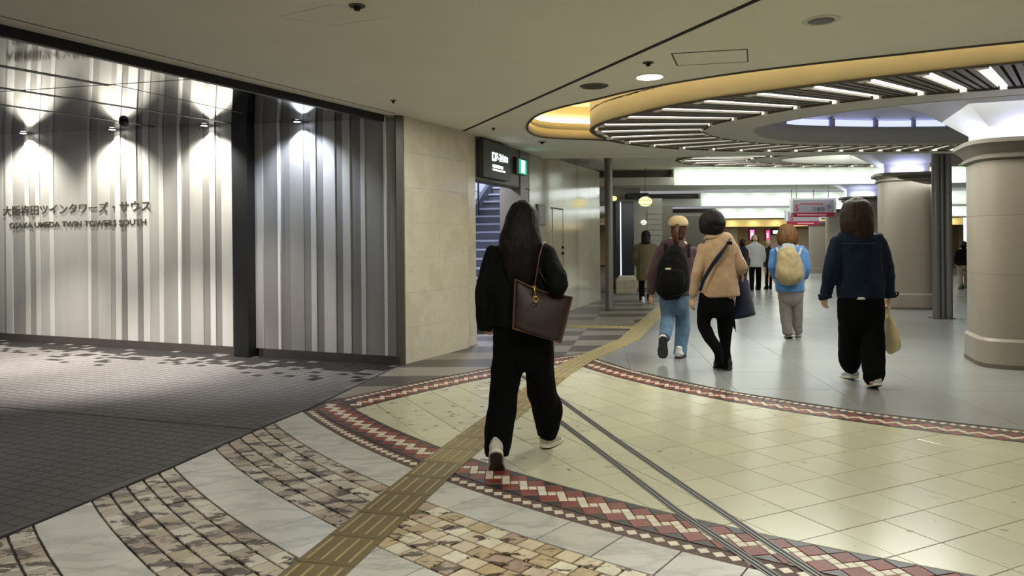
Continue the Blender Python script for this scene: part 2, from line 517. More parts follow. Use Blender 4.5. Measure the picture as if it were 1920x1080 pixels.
# --- woven mosaic borders
def border(parent, M, s0, s1, keep, u=0.0485):
    P = 2 * math.sqrt(2) * u
    n0 = 3.54 * u + 0.006
    def cell(i0, i1, j0, j1, k, cut=None):
        c = [(i0 - .5, j0 - .5), (i1 + .5, j0 - .5), (i1 + .5, j1 + .5), (i0 - .5, j1 + .5)]
        return [M(s0 + k * P + (i - j) / math.sqrt(2) * u, n0 - (i + j) / math.sqrt(2) * u) for i, j in c]
    def tri(c, k): return [M(s0 + k * P + (i - j) / math.sqrt(2) * u, n0 - (i + j) / math.sqrt(2) * u) for i, j in c]
    wh, rd, bk = [], [], []
    ok = lambda p: p and all(keep(q) for q in p)
    for k in range(int((s1 - s0) / P)):
        for c in ((2, 2, 0, 0), (2, 2, -1, -1), (2, 2, -2, -2), (3, 3, -2, -2)):
            p = cell(*c, k)
            if ok(p): wh.append((p, 0))
        for c in ((3, 4, -1, 0), (2, 3, -4, -3)):
            p = cell(*c, k)
            if ok(p): rd.append((p, 0))
        for c in (((4.5, -1.5), (4.5, .5), (6.5, -1.5)), ((1.5, -4.5), (3.5, -6.5), (3.5, -4.5))):
            p = tri(c, k)
            if ok(p): bk.append((p, 0))
        for m in (0, 1):
            i = 1.0 + m
            p = cell(i, i, -4.7 - i + 2 * m * 0, -4.7 - i + 2 * m * 0, k)
            if ok(p): wh.append((p, 0))
    lay(parent, 'white_mosaic_tile', wh, [M_white], gap=0.0035, top=0.0, cham=0.002, jitter=0.0008)
    lay(parent, 'red_mosaic_tile', rd, [M_red], gap=0.004, top=0.0, cham=0.002, jitter=0.0008)
    lay(parent, 'black_mosaic_tile', bk, [M_black], gap=0.003, top=-0.0005, cham=0.0015)
def bed(name, M, s0, s1, w, keep, n=90):
    bm = BM()
    for k in range(n):
        a, b = s0 + (s1 - s0) * k / n, s0 + (s1 - s0) * (k + 1) / n
        p = clip([M(a, 0), M(b, 0), M(b, w), M(a, w)], keep)
        if p: add_poly_prism(bm, p, -0.0118, -0.004)
    return tag(obj(name, bm, M_bed), kind='structure')
M_lo = lambda s, n: (C0[0] + (RIN + n) * math.cos(math.radians(200) + s / RIN), C0[1] + (RIN + n) * math.sin(math.radians(200) + s / RIN))
t1 = bed('trim_1', M_lo, 0.0, 7.4, 0.398, [lambda p: f_left(p), lambda p: UL_OUT - 0.01 - dist(p, UL)])
border(t1, M_lo, 0.0, 7.3, lambda p: f_left(p) > 0 and p[1] > 0.8 and dist(p, UL) < UL_OUT - 0.03)
def M_ul(s, n):
    a = math.radians(140.5) - s / UL_IN
    return (UL[0] + (UL_IN + n) * math.cos(a), UL[1] + (UL_IN + n) * math.sin(a))
k_ul = [f_left, lambda p: tp_x(p[1]) + 0.10 - p[0], lambda p: RIN - 0.004 - dist(p, C0)]
t2 = bed('trim_2', M_ul, -1.2, 3.6, 0.42, k_ul)
border(t2, M_ul, -1.2, 3.6, lambda p: all(f(p) > 0 for f in k_ul))
def M_ur(s, n):
    a = math.radians(197.5) + s / UR_IN
    return (UR[0] + (UR_IN - n) * math.cos(a), UR[1] + (UR_IN - n) * math.sin(a))
k_ur = [lambda p: p[0] - tp_x(p[1]) - 0.10, lambda p: 9.5 - p[0]]
t3 = bed('trim_3', M_ur, -0.6, 7.0, 0.392, k_ur)
border(t3, M_ur, -0.6, 7.0, lambda p: all(f(p) > 0 for f in k_ur), u=0.0478)

# --- pale granite beyond the border, dark and tan slabs towards the stairs
gr = []
gd = Vector((0.945, -0.10)).normalized(); gn = Vector((-gd.y, gd.x))
g0 = Vector((2.34, 9.55))
for i in range(-4, 18):
    for j in range(-6, 36):
        q = [tuple(g0 + gd * ((i + a) * 0.9) + gn * ((j + b) * 0.9)) for a, b in ((0, 0), (1, 0), (1, 1), (0, 1))]
        q = clip(q, [lambda p: p[0] - tp_x(p[1]) - 0.13, lambda p: UR_OUT - dist(p, UR) if p[1] < 10.5 else 1.0, lambda p: 13.5 + 0.1 * p[1] - p[0]])
        if q: gr.append((q, 0))
lay(floor, 'granite_slab', gr, [M_granite], gap=0.002, cham=0.001, jitter=0.0003, rest_name='granite_paving')
ds = []
sd = Vector((0.20, 1.0)).normalized()
for i in range(-4, 4):
    for j in range(-2, 24):
        y0, y1 = 8.20 + (j - 2) * 0.53, 8.20 + (j - 1) * 0.53
        q = [(0.49 + i * 0.72 + 0.2 * (y0 - 8.3), y0), (0.49 + (i + 1) * 0.72 + 0.2 * (y0 - 8.3), y0), (0.49 + (i + 1) * 0.72 + 0.2 * (y1 - 8.3), y1), (0.49 + i * 0.72 + 0.2 * (y1 - 8.3), y1)]
        q = clip(q, [f_left, lambda p: tp_x(p[1]) - 0.13 - p[0], lambda p: dist(p, UL) - UL_OUT])
        if q: ds.append((q, ((i // 2 if i >= 0 else (i - 1) // 2) + j) % 2 if (i * 7 + j * 3) % 5 else random.randint(0, 1)))
lay(floor, 'stone_slab', ds, [M_dslab, M_lslab], gap=0.0015, cham=0.0008, jitter=0.0002)

# --- grey paving of the entrance on the left, dark pavers scattered along its far edge
W0, W1 = Vector((-7.67, 11.05)), Vector((-1.27, 8.37))            # foot of the striped wall
wd = (W1 - W0).normalized(); wn = Vector((wd.y, -wd.x))           # wn points into the hall
bm = BM()
out = [(x, y) for x, y in BL[:-1]]
out = [(x - 0.004, y) for x, y in out]
far = [(-1.29, 8.42), (-7.9, 11.2), (-13, 11.2), (-13, -0.3)]
add_poly_prism(bm, out + far, -0.0115, -0.0025)
pav = obj('grey_paving', bm, M_pave, floor)
grid = []
pw, pl = 0.118, 0.092
dark = []
for i in range(-60, 120):
    for j in range(0, 110):
        o = W0 + wd * (i * pw) + wn * (0.03 + j * pl)
        q = [tuple(o + wd * (a * pw) + wn * (b * pl)) for a, b in ((0, 0), (1, 0), (1, 1), (0, 1))]
        c = o + wd * (pw / 2) + wn * (pl / 2)
        if not (c.x < bl_x(c.y) - 0.06 and -8.5 < c.x and c.y > 1.5): continue
        t = (c - W0).dot(wd)
        dd = (c - W0).dot(wn)
        lim = 1.15 + 0.12 * math.sin(t * 2.3)
        pr = 1.0 - dd / lim
        h = math.sin(i * 12.9898 + j * 78.233) * 43758.5453; h -= math.floor(h)
        if t > -0.6 and dd < lim and h < (0.92 if pr > 0.62 else 0.75 * pr + 0.06): dark.append((q, 0))
        else: grid.append((q, 0))
lay(floor, 'dark_paver', dark, [M_dpave], gap=0.006, th=0.010, top=-0.0004, cham=0.001)
M_pv = mat('grey_paver', '#585551', 0.62, spec=0.25, noise=(3, 0.08))
lay(floor, 'grey_paver', grid, [M_pv], gap=0.006, th=0.010, top=-0.0004, cham=0.001, limit=0, rest_name='grey_paver_field')

# --- metal strips: edge of the paving, seam across it, two expansion joints over the cream tiles
def strip(name, pts, wdt, z, m, parent, th=0.004):
    bm = BM()
    n = len(pts); L, R = [], []
    for k in range(n):
        a, b = Vector(pts[max(k - 1, 0)]), Vector(pts[min(k + 1, n - 1)])
        d = (b - a).normalized(); nn = Vector((-d.y, d.x)) * wdt / 2
        p = Vector(pts[k]); L.append(tuple(p + nn)); R.append(tuple(p - nn))
    for k in range(n - 1): add_poly_prism(bm, [L[k], L[k + 1], R[k + 1], R[k]], z - th, z)
    return obj(name, bm, m, parent)
strip('paving_edge_strip', [(x - 0.004, y) for x, y in BL[:-1]], 0.028, 0.0012, M_dark, floor)
strip('paving_seam', [(-9, 8.04), (-4.43, 6.37), (-1.90, 5.50)], 0.018, 0.0012, M_dark, floor)
for pts in ([(-0.05, 7.20), (0.06, 6.78), (0.35, 5.69), (0.63, 4.58), (0.82, 3.80), (1.06, 3.04), (1.6, 1.2)], [(-0.02, 8.05), (0.09, 7.59), (0.41, 6.45), (0.71, 5.13), (0.97, 4.07), (1.17, 3.28), (1.75, 1.2)]):
    j = strip('expansion_joint', pts, 0.052, 0.002, M_steel, floor)
    for s in (-1, 1): strip('joint_groove', [(p[0] + s * 0.012, p[1]) for p in pts], 0.007, 0.0026, M_dark, j, 0.002)

# --- tactile guide path: raised blocks, four bars each
tpp = [Vector((x, y)) for x, y in TP]
seg = []
for a, b in zip(tpp, tpp[1:]):
    seg.append((a, b, (b - a).length))
tot = sum(s[2] for s in seg)
def tp_at(s):
    for a, b, l in seg:
        if s <= l: return a + (b - a) * (s / l), (b - a).normalized()
        s -= l
    return b, (b - a).normalized()
s = 0.0
BLK, WID = 0.30, 0.275
while s + BLK < tot:
    c, d = tp_at(s + BLK / 2)
    n = Vector((-d.y, d.x))
    base = [c + d * (a * (BLK - 0.006) / 2) + n * (b * WID / 2) for a, b in ((-1, -1), (1, -1), (1, 1), (-1, 1))]
    bm = BM(); add_poly_prism(bm, [tuple(p - c) for p in base], 0.0, 0.0055, 0, 0.001)
    blk = obj('tactile_block', bm, M_tact if c.y < 4.6 else mat('tactile_lit_mid', '#84754c', 0.5, noise=(8, 0.12), vary=0.05) if c.y < 7.4 else M_tact_lit, floor); blk.location = (c.x, c.y, 0.0)  # colour steps paler along the path, painting in the brighter light beyond
    if in_frame((c.x, c.y, 0), 60) and c.y < 12.5:
        for k in range(4):
            o = n * ((k - 1.5) * WID / 4.15)
            bm = BM(); q = [c + o + d * (a * BLK * 0.40) + n * (b * 0.0065) for a, b in ((-1, -1), (1, -1), (1, 1), (-1, 1))]
            add_poly_prism(bm, [tuple(v) for v in q], 0.005, 0.0095, 0, 0.002)
            obj('guide_bar', bm, M_bar, blk)
    s += BLK
# warning strip branching to the stairs
a, b = Vector((0.80, 12.05)), Vector((2.02, 11.72)); d = (b - a).normalized(); n = Vector((-d.y, d.x))
for k in range(4):
    c = a + d * (0.15 + k * 0.302)
    bm = BM(); add_poly_prism(bm, [tuple(d * (x * 0.147) + n * (y * 0.147)) for x, y in ((-1, -1), (1, -1), (1, 1), (-1, 1))], 0, 0.006, 0, 0.001)
    blk = obj('tactile_block', bm, mat('warning_tile', '#a99c62', 0.5, noise=(20, 0.1)), floor); blk.location = (c.x, c.y, 0)
    bm = BM()
    for i in range(5):
        for j in range(5):
            p = d * ((i - 2) * 0.057) + n * ((j - 2) * 0.057)
            add_lathe(bm, (c.x + p.x, c.y + p.y, 0.0055), [(0.013, 0), (0.009, 0.005)], 8)
    st = obj('stud', bm, M_bar, blk); st['kind'] = 'stuff'
# ================================================================== CEILING, COFFERS
M_ceil = mat('ceiling_plaster', '#eceadd', 0.85, noise=(1.3, 0.03), bump=(90, 0.12), specks=(26, 0.72, '#8e8870'))
M_edge = mat('dark_edge_trim', '#4a4438', 0.6)
M_yel = mat('cream_cove_wall', '#e0d3ac', 0.6, noise=(2, 0.04))
M_blade = mat('dark_louver', '#7b746a', 0.5, noise=(12, 0.06))
M_plen = mat('plenum_dark', '#29251f', 0.9)
M_ring = mat('grey_ring_panel', '#bfbcae', 0.6, noise=(2, 0.03))
M_inwall = mat('grey_ring_wall', '#aaa79a', 0.6)
M_wht = mat('white_plaster', '#dcdcdc', 0.7, noise=(2, 0.02))
M_endcap = mat('lamp_end_cap', '#f4f0e2', 0.5)
G_strip = glow('lit_tube', '#fffbf0', 3.2)
G_warm = glow('warm_cove_tube', '#fff0d2', 12.0)
G_blue = glow('cool_cove_tube', '#b9c0ff', 1.0)
G_down = glow('downlight_lens', '#fff6e0', 12.0)

CX = 6.4
def mirrored(pts):
    """left half measured; right half the mirror image about the coffer's axis"""
    L = sorted(pts, key=lambda p: math.atan2(p[1] - 9.1, p[0] - CX) % (2 * PI))
    return L + [(2 * CX - x, y) for x, y in L[::-1]]
def loop(pts, n=180):
    cv = catmull([(x, y, 0) for x, y in mirrored(pts)], 8, True)
    an = sorted((math.atan2(p.y - 9.2, p.x - 6.6), p.x, p.y) for p in cv)
    out = []
    for k in range(n):
        a = -PI + 2 * PI * k / n
        i = next((q for q in range(len(an)) if an[q][0] > a), 0)
        p, q = an[i - 1], an[i]
        da = (q[0] - p[0]) % (2 * PI); t = ((a - p[0]) % (2 * PI)) / da if da > 1e-9 else 0
        out.append((p[1] + (q[1] - p[1]) * t, p[2] + (q[2] - p[2]) * t))
    return out
NL = 240
HOLE = loop([(0.2, 9.18), (0.3, 8.44), (0.54, 7.94), (0.86, 7.53), (1.19, 7.07), (1.8, 6.51), (2.4, 6.13), (3.04, 5.80), (3.78, 5.45), (4.6, 5.15), (5.5, 4.98), (6.39, 4.93), (0.27, 9.85), (0.47, 10.25), (0.90, 10.44), (1.30, 10.56), (1.66, 10.86), (2.01, 11.19), (2.42, 11.46), (2.9, 11.67), (3.42, 11.88), (3.99, 12.01), (4.6, 12.07), (5.5, 12.13), (6.39, 12.15)], NL)
DRUM = loop([(1.06, 9.36), (1.15, 8.86), (1.42, 8.32), (1.74, 7.81), (2.1, 7.42), (2.55, 7.08), (3.0, 6.75), (3.5, 6.43), (4.2, 6.04), (4.9, 5.80), (5.6, 5.65), (6.39, 5.60), (1.13, 9.75), (1.36, 10.33), (1.66, 10.76), (2.01, 11.09), (2.42, 11.36), (2.9, 11.57), (3.42, 11.78), (3.99, 11.91), (4.6, 11.97), (5.5, 12.03), (6.39, 12.05)], NL)
R3 = loop([(2.49, 9.35), (2.51, 9.04), (2.67, 8.73), (2.87, 8.4), (3.12, 8.03), (3.46, 7.71), (3.88, 7.43), (4.9, 7.02), (5.6, 6.85), (6.39, 6.80), (2.56, 9.8), (2.95, 10.36), (3.49, 10.80), (4.07, 11.08), (5.0, 11.28), (6.39, 11.35)], NL)
R4 = loop([(3.12, 9.45), (3.15, 9.34), (3.3, 8.91), (3.6, 8.45), (3.95, 8.08), (4.4, 7.75), (5.12, 7.40), (5.75, 7.26), (6.39, 7.22), (3.22, 9.81), (3.55, 10.35), (4.14, 10.80), (4.87, 11.0), (5.6, 11.1), (6.39, 11.12)], NL)

def sheet_with_hole(bm, outer, holes, z, th, mi=0):
    loops = [[Vector((x, y, 0)) for x, y in outer]] + [[Vector((x, y, 0)) for x, y in h] for h in holes]
    flat = [p for l in loops for p in l]
    tris = tessellate_polygon(loops)
    lo = [bm.verts.new((p.x, p.y, z)) for p in flat]
    hi = [bm.verts.new((p.x, p.y, z + th)) for p in flat]
    for t in tris:
        a, b, c = (flat[i] for i in t)
        ccw = (b - a).cross(c - a).z > 0
        t = t if ccw else t[::-1]
        bm.faces.new([lo[i] for i in t[::-1]]).material_index = mi
        bm.faces.new([hi[i] for i in t]).material_index = mi
    k = 0
    for l in loops:
        n = len(l)
        for i in range(n):
            bm.faces.new((lo[k + i], lo[k + (i + 1) % n], hi[k + (i + 1) % n], hi[k + i])).material_index = mi
        k += n
    bmesh.ops.recalc_face_normals(bm, faces=bm.faces[:])
def wall_loop(bm, lp, z0, z1, mi=0, inner=None):
    """ring wall with thickness between loops lp and inner"""
    n = len(lp)
    inner = inner or lp
    A = [[bm.verts.new((x, y, z)) for x, y in l] for l, z in ((lp, z0), (lp, z1), (inner, z1), (inner, z0))]
    for q in range(4):
        a, b = A[q], A[(q + 1) % 4]
        for i in range(n):
            bm.faces.new((a[i], a[(i + 1) % n], b[(i + 1) % n], b[i])).material_index = mi
def offs(lp, d):
    n = len(lp); out = []
    for i in range(n):
        a, b = lp[i - 1], lp[(i + 1) % n]
        t = Vector((b[0] - a[0], b[1] - a[1]))
        t = t.normalized() if t.length > 1e-9 else Vector((1, 0))
        out.append((lp[i][0] + t.y * d, lp[i][1] - t.x * d))
    return out

LIP = 12.72                                                    # beyond this the ceiling steps up
HD0, HD1 = Vector((-3.32, 4.80)), Vector((-1.43, 8.33))        # front edge of the entrance recess
hd = (HD1 - HD0).normalized()
ext = HD0 - hd * 12
bm = BM()
outer = [(tuple(ext)[0], tuple(ext)[1]), tuple(HD1), (-1.30, 8.46), (-0.74, 9.60), (-0.70, 10.10), (0.33, 12.77), (26, 12.72 - 0.9), (26, -6)]
sheet_with_hole(bm, outer, [HOLE], CEIL, 0.12)
ceiling = tag(obj('ceiling', bm, M_ceil), kind='structure', label='plain beige plaster ceiling with a round opening')
bm = BM(); wall_loop(bm, offs(HOLE, 0.012), CEIL - 0.012, CEIL + 0.004, 0, offs(HOLE, -0.014)); obj('opening_rim', bm, M_edge, ceiling)
# joint across the ceiling
def ceil_strip(name, a, b, wdt, m, th=0.006, z=CEIL, parent=None):
    bm = BM(); a, b = Vector(a), Vector(b); d = (b - a).normalized(); n = Vector((-d.y, d.x)) * wdt / 2
    add_poly_prism(bm, [tuple(a + n), tuple(b + n), tuple(b - n), tuple(a - n)], z - th, z + 0.002)
    return obj(name, bm, m, parent or ceiling)
ceil_strip('joint_strip', (-0.61, 9.57), (3.08, 0.6), 0.035, M_dark)
hn = Vector((hd.y, -hd.x))
ceil_strip('soffit_seam', tuple(ext + hn * 0.26), tuple(HD1 + hn * 0.16), 0.012, M_edge, 0.002)
# access panels: thin frame lines
def access(pts, m=M_edge, wdt=0.010):
    n = len(pts)
    bm = BM()
    add_poly_prism(bm, shrink(pts, 0.012), CEIL - 0.003, CEIL + 0.001)
    p = obj('access_panel', bm, M_ceil, ceiling)
    for i in range(n): 
        o = ceil_strip('panel_frame', pts[i], pts[(i + 1) % n], wdt, m, 0.004, parent=p)
access([(1.25, 5.72), (1.80, 5.61), (1.93, 6.0), (1.38, 6.11)])
access([(-1.46, 4.70), (-1.15, 4.90), (-0.78, 4.73), (-1.06, 4.46)], M_ceil, 0.006)

# raised ceiling over the far hall
bm = BM()
Z2 = 3.22
add_poly_prism(bm, [(0.25, 12.3), (0.0, 22), (3.6, 22), (26, 21), (26, LIP - 0.95), (0.55, LIP - 0.02)], Z2, Z2 + 0.1)
obj('raised_panel', bm, M_ceil, ceiling)
bm = BM()
add_poly_prism(bm, [(0.5, LIP - 0.1), (26, LIP - 1.0), (26, LIP - 0.9), (0.5, LIP)], CEIL - 0.02, Z2 + 0.1)
obj('step_fascia', bm, M_ceil, ceiling)

# the coffer: cove walls of the opening, then the louvred drum hanging in it
bm = BM()
wall_loop(bm, offs(HOLE, 0.12), CEIL + 0.124, CEIL + 0.22, 0, offs(HOLE, -0.008)); wall_loop(bm, offs(HOLE, -0.002), CEIL + 0.003, CEIL + 0.124, 0, offs(HOLE, -0.008))
obj('cove_wall', bm, M_yel, ceiling, True)
bm = BM()
wall_loop(bm, offs(HOLE, 0.22), CEIL + 0.124, CEIL + 0.50, 0, offs(HOLE, 0.12))
obj('cove_wall', bm, M_yel, ceiling, True)
bm = BM()
sheet_with_hole(bm, offs(HOLE, 0.22), [offs(DRUM, -0.10)], CEIL + 0.48, 0.05)
obj('cove_top', bm, M_yel, ceiling)
# panel joints on the cove walls
for k in (0, 16, 225, 30, 50):
    pass
bm = BM()
add_poly_prism(bm, [(-1, 4), (14, 4), (14, 13), (-1, 13)], CEIL + 0.85, CEIL + 0.9)
obj('slab_over', bm, M_plen, ceiling)

def ring_light(name, label, dx, dy, zb, ky=1.0, nstrip=60, blades=4, a_from=None, glow_m=None):
    t = tag(empty(name, (CX + dx, dy + 5.6 + 3.5 * ky, zb)), label, 'ceiling light')
    sh = lambda lp: [(x + dx, dy + 5.6 + (y - 5.6) * ky) for x, y in lp]
    D, A, B = sh(DRUM), sh(R3), sh(R4)
    bm = BM(); wall_loop(bm, D, zb - 0.02, zb + 0.52, 0, offs(D, 0.05)); obj('drum_wall', bm, M_yel, t, True)
    bm = BM(); wall_loop(bm, offs(D, -0.004), zb - 0.028, zb - 0.016, 0, offs(D, 0.06)); obj('drum_edge', bm, M_edge, t, True)
    bm = BM(); sheet_with_hole(bm, offs(D, 0.05), [offs(A, -0.01)], zb + 0.20, 0.02); obj('plenum_plate', bm, M_plen, t)
    bm = BM(); sheet_with_hole(bm, A, [B], zb - 0.02, 0.03); obj('ring_panel', bm, M_ring, t)
    bm = BM(); wall_loop(bm, offs(A, -0.012), zb - 0.03, zb + 0.2, 0, offs(A, 0.004)); obj('ring_edge', bm, M_edge, t, True)
    bm = BM(); wall_loop(bm, B, zb - 0.024, zb + 0.22, 0, offs(B, -0.03)); obj('ring_wall', bm, M_inwall, t, True)
    tot = nstrip * (blades + 1)
    for k in range(tot):
        f = (k + 0.5) / tot * NL
        i = int(f) % NL; j = (i + 1) % NL; u = f - int(f)
        o = Vector((D[i][0] * (1 - u) + D[j][0] * u, D[i][1] * (1 - u) + D[j][1] * u))
        q = Vector((A[i][0] * (1 - u) + A[j][0] * u, A[i][1] * (1 - u) + A[j][1] * u))
        if not (in_frame((o.x, o.y, zb), 90) or in_frame((q.x, q.y, zb), 90)) : continue
        d = (q - o).normalized(); n = Vector((-d.y, d.x))
        o2, q2 = o + d * 0.055, q - d * 0.005
        if k % (blades + 1) == 0:
            wo, wi = 0.048, 0.03
            bm = BM(); add_poly_prism(bm, [tuple(o2 + n * wo), tuple(q2 + n * wi), tuple(q2 - n * wi), tuple(o2 - n * wo)], zb + 0.002, zb + 0.03)
            ls = obj('light_strip', bm, glow_m or G_strip, t)
            for e0, e1, ww in ((o2 - d * 0.05, o2 + d * 0.02, wo), (q2 - d * 0.03, q2 + d * 0.025, wi)):
                bm = BM(); add_poly_prism(bm, [tuple(e0 + n * ww), tuple(e1 + n * ww), tuple(e1 - n * ww), tuple(e0 - n * ww)], zb - 0.034, zb + 0.0)
                obj('end_cap', bm, M_endcap, ls)
        else:
            wo, wi = 0.028, 0.018
            bm = BM(); add_poly_prism(bm, [tuple(o2 + n * wo), tuple(q2 + n * wi), tuple(q2 - n * wi), tuple(o2 - n * wo)], zb - 0.012, zb + 0.11)
            obj('louver_blade', bm, M_blade, t)
    # pale dome inside the ring with a cool light band round it
    bm = BM(); wall_loop(bm, offs(B, 0.02), zb + 0.24, zb + 0.33, 0, offs(B, 0.05))
    obj('cove_band', bm, G_blue, t, True)
    bm = BM()
    n = NL
    for q in range(0, n, 10):
        x0, y0 = offs(B, 0.0)[q]; x1, y1 = offs(B, 0.0)[(q + 1) % n]
        M = frame_xy((x0, y0), (x1, y1)); l = math.hypot(x1 - x0, y1 - y0)
        add_box(bm, (0, -0.05, zb + 0.225), (l, 0.02, zb + 0.34), M)
    o = obj('band_shade_gap', bm, mat('band_shade_gap', '#a9acc8', 0.6), t); o['kind'] = 'stuff'  # boxes standing in for the soft shade gaps between scallops of light
    bm = BM()
    cB = (5.6 + dx, dy + 5.6 + 3.3 * ky)
    rings = []
    for s, z in ((1.0, 0.34), (0.93, 0.42), (0.75, 0.52)):
        rings.append([bm.verts.new((cB[0] + (x - cB[0]) * s, cB[1] + (y - cB[1]) * s, zb + z)) for x, y in offs(B, 0.05)])
    for a, b in zip(rings, rings[1:]):
        for i in range(n): bm.faces.new((a[i], a[(i + 1) % n], b[(i + 1) % n], b[i]))
    bm.faces.new(rings[-1])
    obj('dome', bm, M_wht, t, True)
    return t
ring_light('ring_ceiling_light', 'huge louvred ring light with radial lit strips in the opening nearest the camera', 0, 0, CEIL)
ring_light('ring_ceiling_light', 'smaller looking louvred ring light beyond, around the second column', 2.32, 6.95, 3.02, 0.62, nstrip=44, blades=2)

# hidden warm tubes on the ledge of the cove
bm = BM()
L1, L2 = offs(HOLE, 0.075), offs(HOLE, 0.04)
wall_loop(bm, L1, CEIL + 0.225, CEIL + 0.245, 0, L2)
obj('cove_tube', bm, G_warm, ceiling)

# ------------------------------------------------------------------ small ceiling fittings
def fitting(name, x, y, r, label, kind, parts):
    t = tag(empty(name, (x, y, CEIL)), label, kind)
    for n, prof, m in parts:
        bm = BM(); add_lathe(bm, (x, y, CEIL), prof, 28); obj(n, bm, m, t, False)
    return t
M_rim = mat('downlight_rim', '#d8d2c0', 0.5)
M_lens = mat('dark_lens', '#5d584c', 0.4)
M_disc = mat('speaker_disc', '#565144', 0.7)
fitting('downlight', 2.06, 4.89, 0.1, 'unlit round downlight near the top right, with a pale rim', 'downlight', [('rim', [(0.115, -0.006), (0.12, -0.001)], M_rim), ('lens', [(0.05, -0.012), (0.085, -0.007)], M_lens)])
fitting('downlight', 1.23, 6.53, 0.1, 'lit round downlight between the sprinkler and the louvred ring', 'downlight', [('rim', [(0.125, -0.006), (0.13, -0.001)], M_rim), ('lens', [(0.09, -0.012), (0.115, -0.007)], G_down)])
fitting('ceiling_speaker', 0.78, 6.89, 0.1, 'flat dark round speaker disc beside the ceiling joint', 'speaker', [('cover', [(0.12, -0.01), (0.135, -0.001)], M_disc), ('grille', [(0.08, -0.013), (0.1, -0.010)], mat('speaker_grille', '#45413a', 0.8))])
for x, y, r, lb in ((1.12, 6.0, 0.045, 'small dark sprinkler beside the long access panel'), (-0.93, 4.5, 0.05, 'dark sprinkler on the hatch at the top edge of the photo'), (-1.19, 7.49, 0.03, 'tiny sprinkler above the end of the striped wall'),
                    (-0.22, 9.37, 0.03, 'tiny sprinkler above the cream stone wall'), (0.45, 10.71, 0.06, 'flat dark detector under the left rim of the round opening')):
    fitting('detector' if r == 0.06 else 'sprinkler', x, y, r, lb, 'detector' if r == 0.06 else 'sprinkler', [('plate', [(r, -0.006), (r, -0.001)], M_disc), ('head', [(r * 0.35, -0.03), (r * 0.5, -0.006)], M_dark)])

# ================================================================== LEFT: STRIPED WALL OF THE ENTRANCE
PW = [mat('striped_panel_' + n, h, r, metal=0.25, noise=(6, 0.05, (1, 1, 0.15)), vary=0.03, bump=(40, 0.06, (1, 1, 0.08)))
      for n, h, r in (('pale', '#bfbeb7', 0.42), ('mid', '#a3a29a', 0.42), ('dark', '#7f7e79', 0.42), ('bright', '#dbdad3', 0.38), ('grey', '#908f88', 0.42))]
M_blk = mat('black_metal', '#060606', 0.5)
M_base = mat('dark_skirting', '#3b3631', 0.5, noise=(6, 0.1))
def wtop(t):                                                     # top of the striped wall, t metres along it
    return 3.055 + (2.80 - 3.055) * t / 6.82
bm = BM()
M = frame_xy(tuple(W0), tuple(W1)); LW = (W1 - W0).length
add_box(bm, (-6.0, 0.02, 0), (LW, 0.2, 3.4), M)
wall_left = tag(obj('wall_left', bm, PW[1]), kind='structure', label='wall of upright striped metal panels with lettering')
def wt(px):                                                      # picture column on the skirting line -> metres along the wall
    lo, hi = -6.0, LW
    for _ in range(50):
        m = (lo + hi) / 2; p = W0 + wd * m
        if to_px((p.x, p.y, 0.3))[0] < px: lo = m
        else: hi = m
    return lo
Zb = [0, 25, 40, 70, 130, 150, 180, 200, 245, 265, 425, 438, 470, 530, 555, 580, 610, 655, 685, 715, 760, 780, 850, 862, 905, 965, 1000, 1025, 1055, 1105, 1150]
Zc = [1, 4, 0, 4, 0, 4, 0, 1, 0, 1, 0, 4, 1, 4, 0, 2, 0, 2, 0, 1, 0, 4, 3, 2, 1, 2, 0, 2, 0, 2]
Yb = [1212, 1250, 1320, 1331, 1375, 1440, 1475, 1500, 1535, 1590, 1625, 1660, 1710, 1730, 1820, 1831, 1880]
Yc = [0, 4, 3, 2, 4, 2, 0, 2, 0, 2, 0, 2, 0, 4, 3, 4]
edges = [(wt(a / 2.512), wt(b / 2.512), c) for a, b, c in list(zip(Zb, Zb[1:], Zc)) + list(zip(Yb, Yb[1:], Yc))]
t = edges[0][0]; rr = random.Random(3)
for k in range(22):
    wdt = rr.choice((0.07, 0.12, 0.2, 0.3)); edges.append((t - wdt, t, rr.choice((0, 1, 2, 4)))); t -= wdt
for a, b, c in edges:
    bm = BM()
    dz = {0: 0.006, 1: 0.0, 2: -0.010, 3: 0.012, 4: -0.004}[c]
    z1 = wtop(a) + 0.02
    add_box(bm, (a + 0.0012, -0.02 - dz, 0.10), (b - 0.0012, 0.03, z1), M)
    bmesh.ops.bevel(bm, geom=[e for e in bm.edges if abs(e.verts[0].co.z - e.verts[1].co.z) > 1], offset=0.003, segments=1)
    obj('wall_panel', bm, PW[c], wall_left)
bm = BM(); add_box(bm, (-6.0, -0.03, 0), (wt(455), 0.03, 0.098), M); add_box(bm, (wt(489), -0.03, 0), (LW, 0.03, 0.098), M)
tag(obj('baseboard_left', bm, M_base), kind='structure')
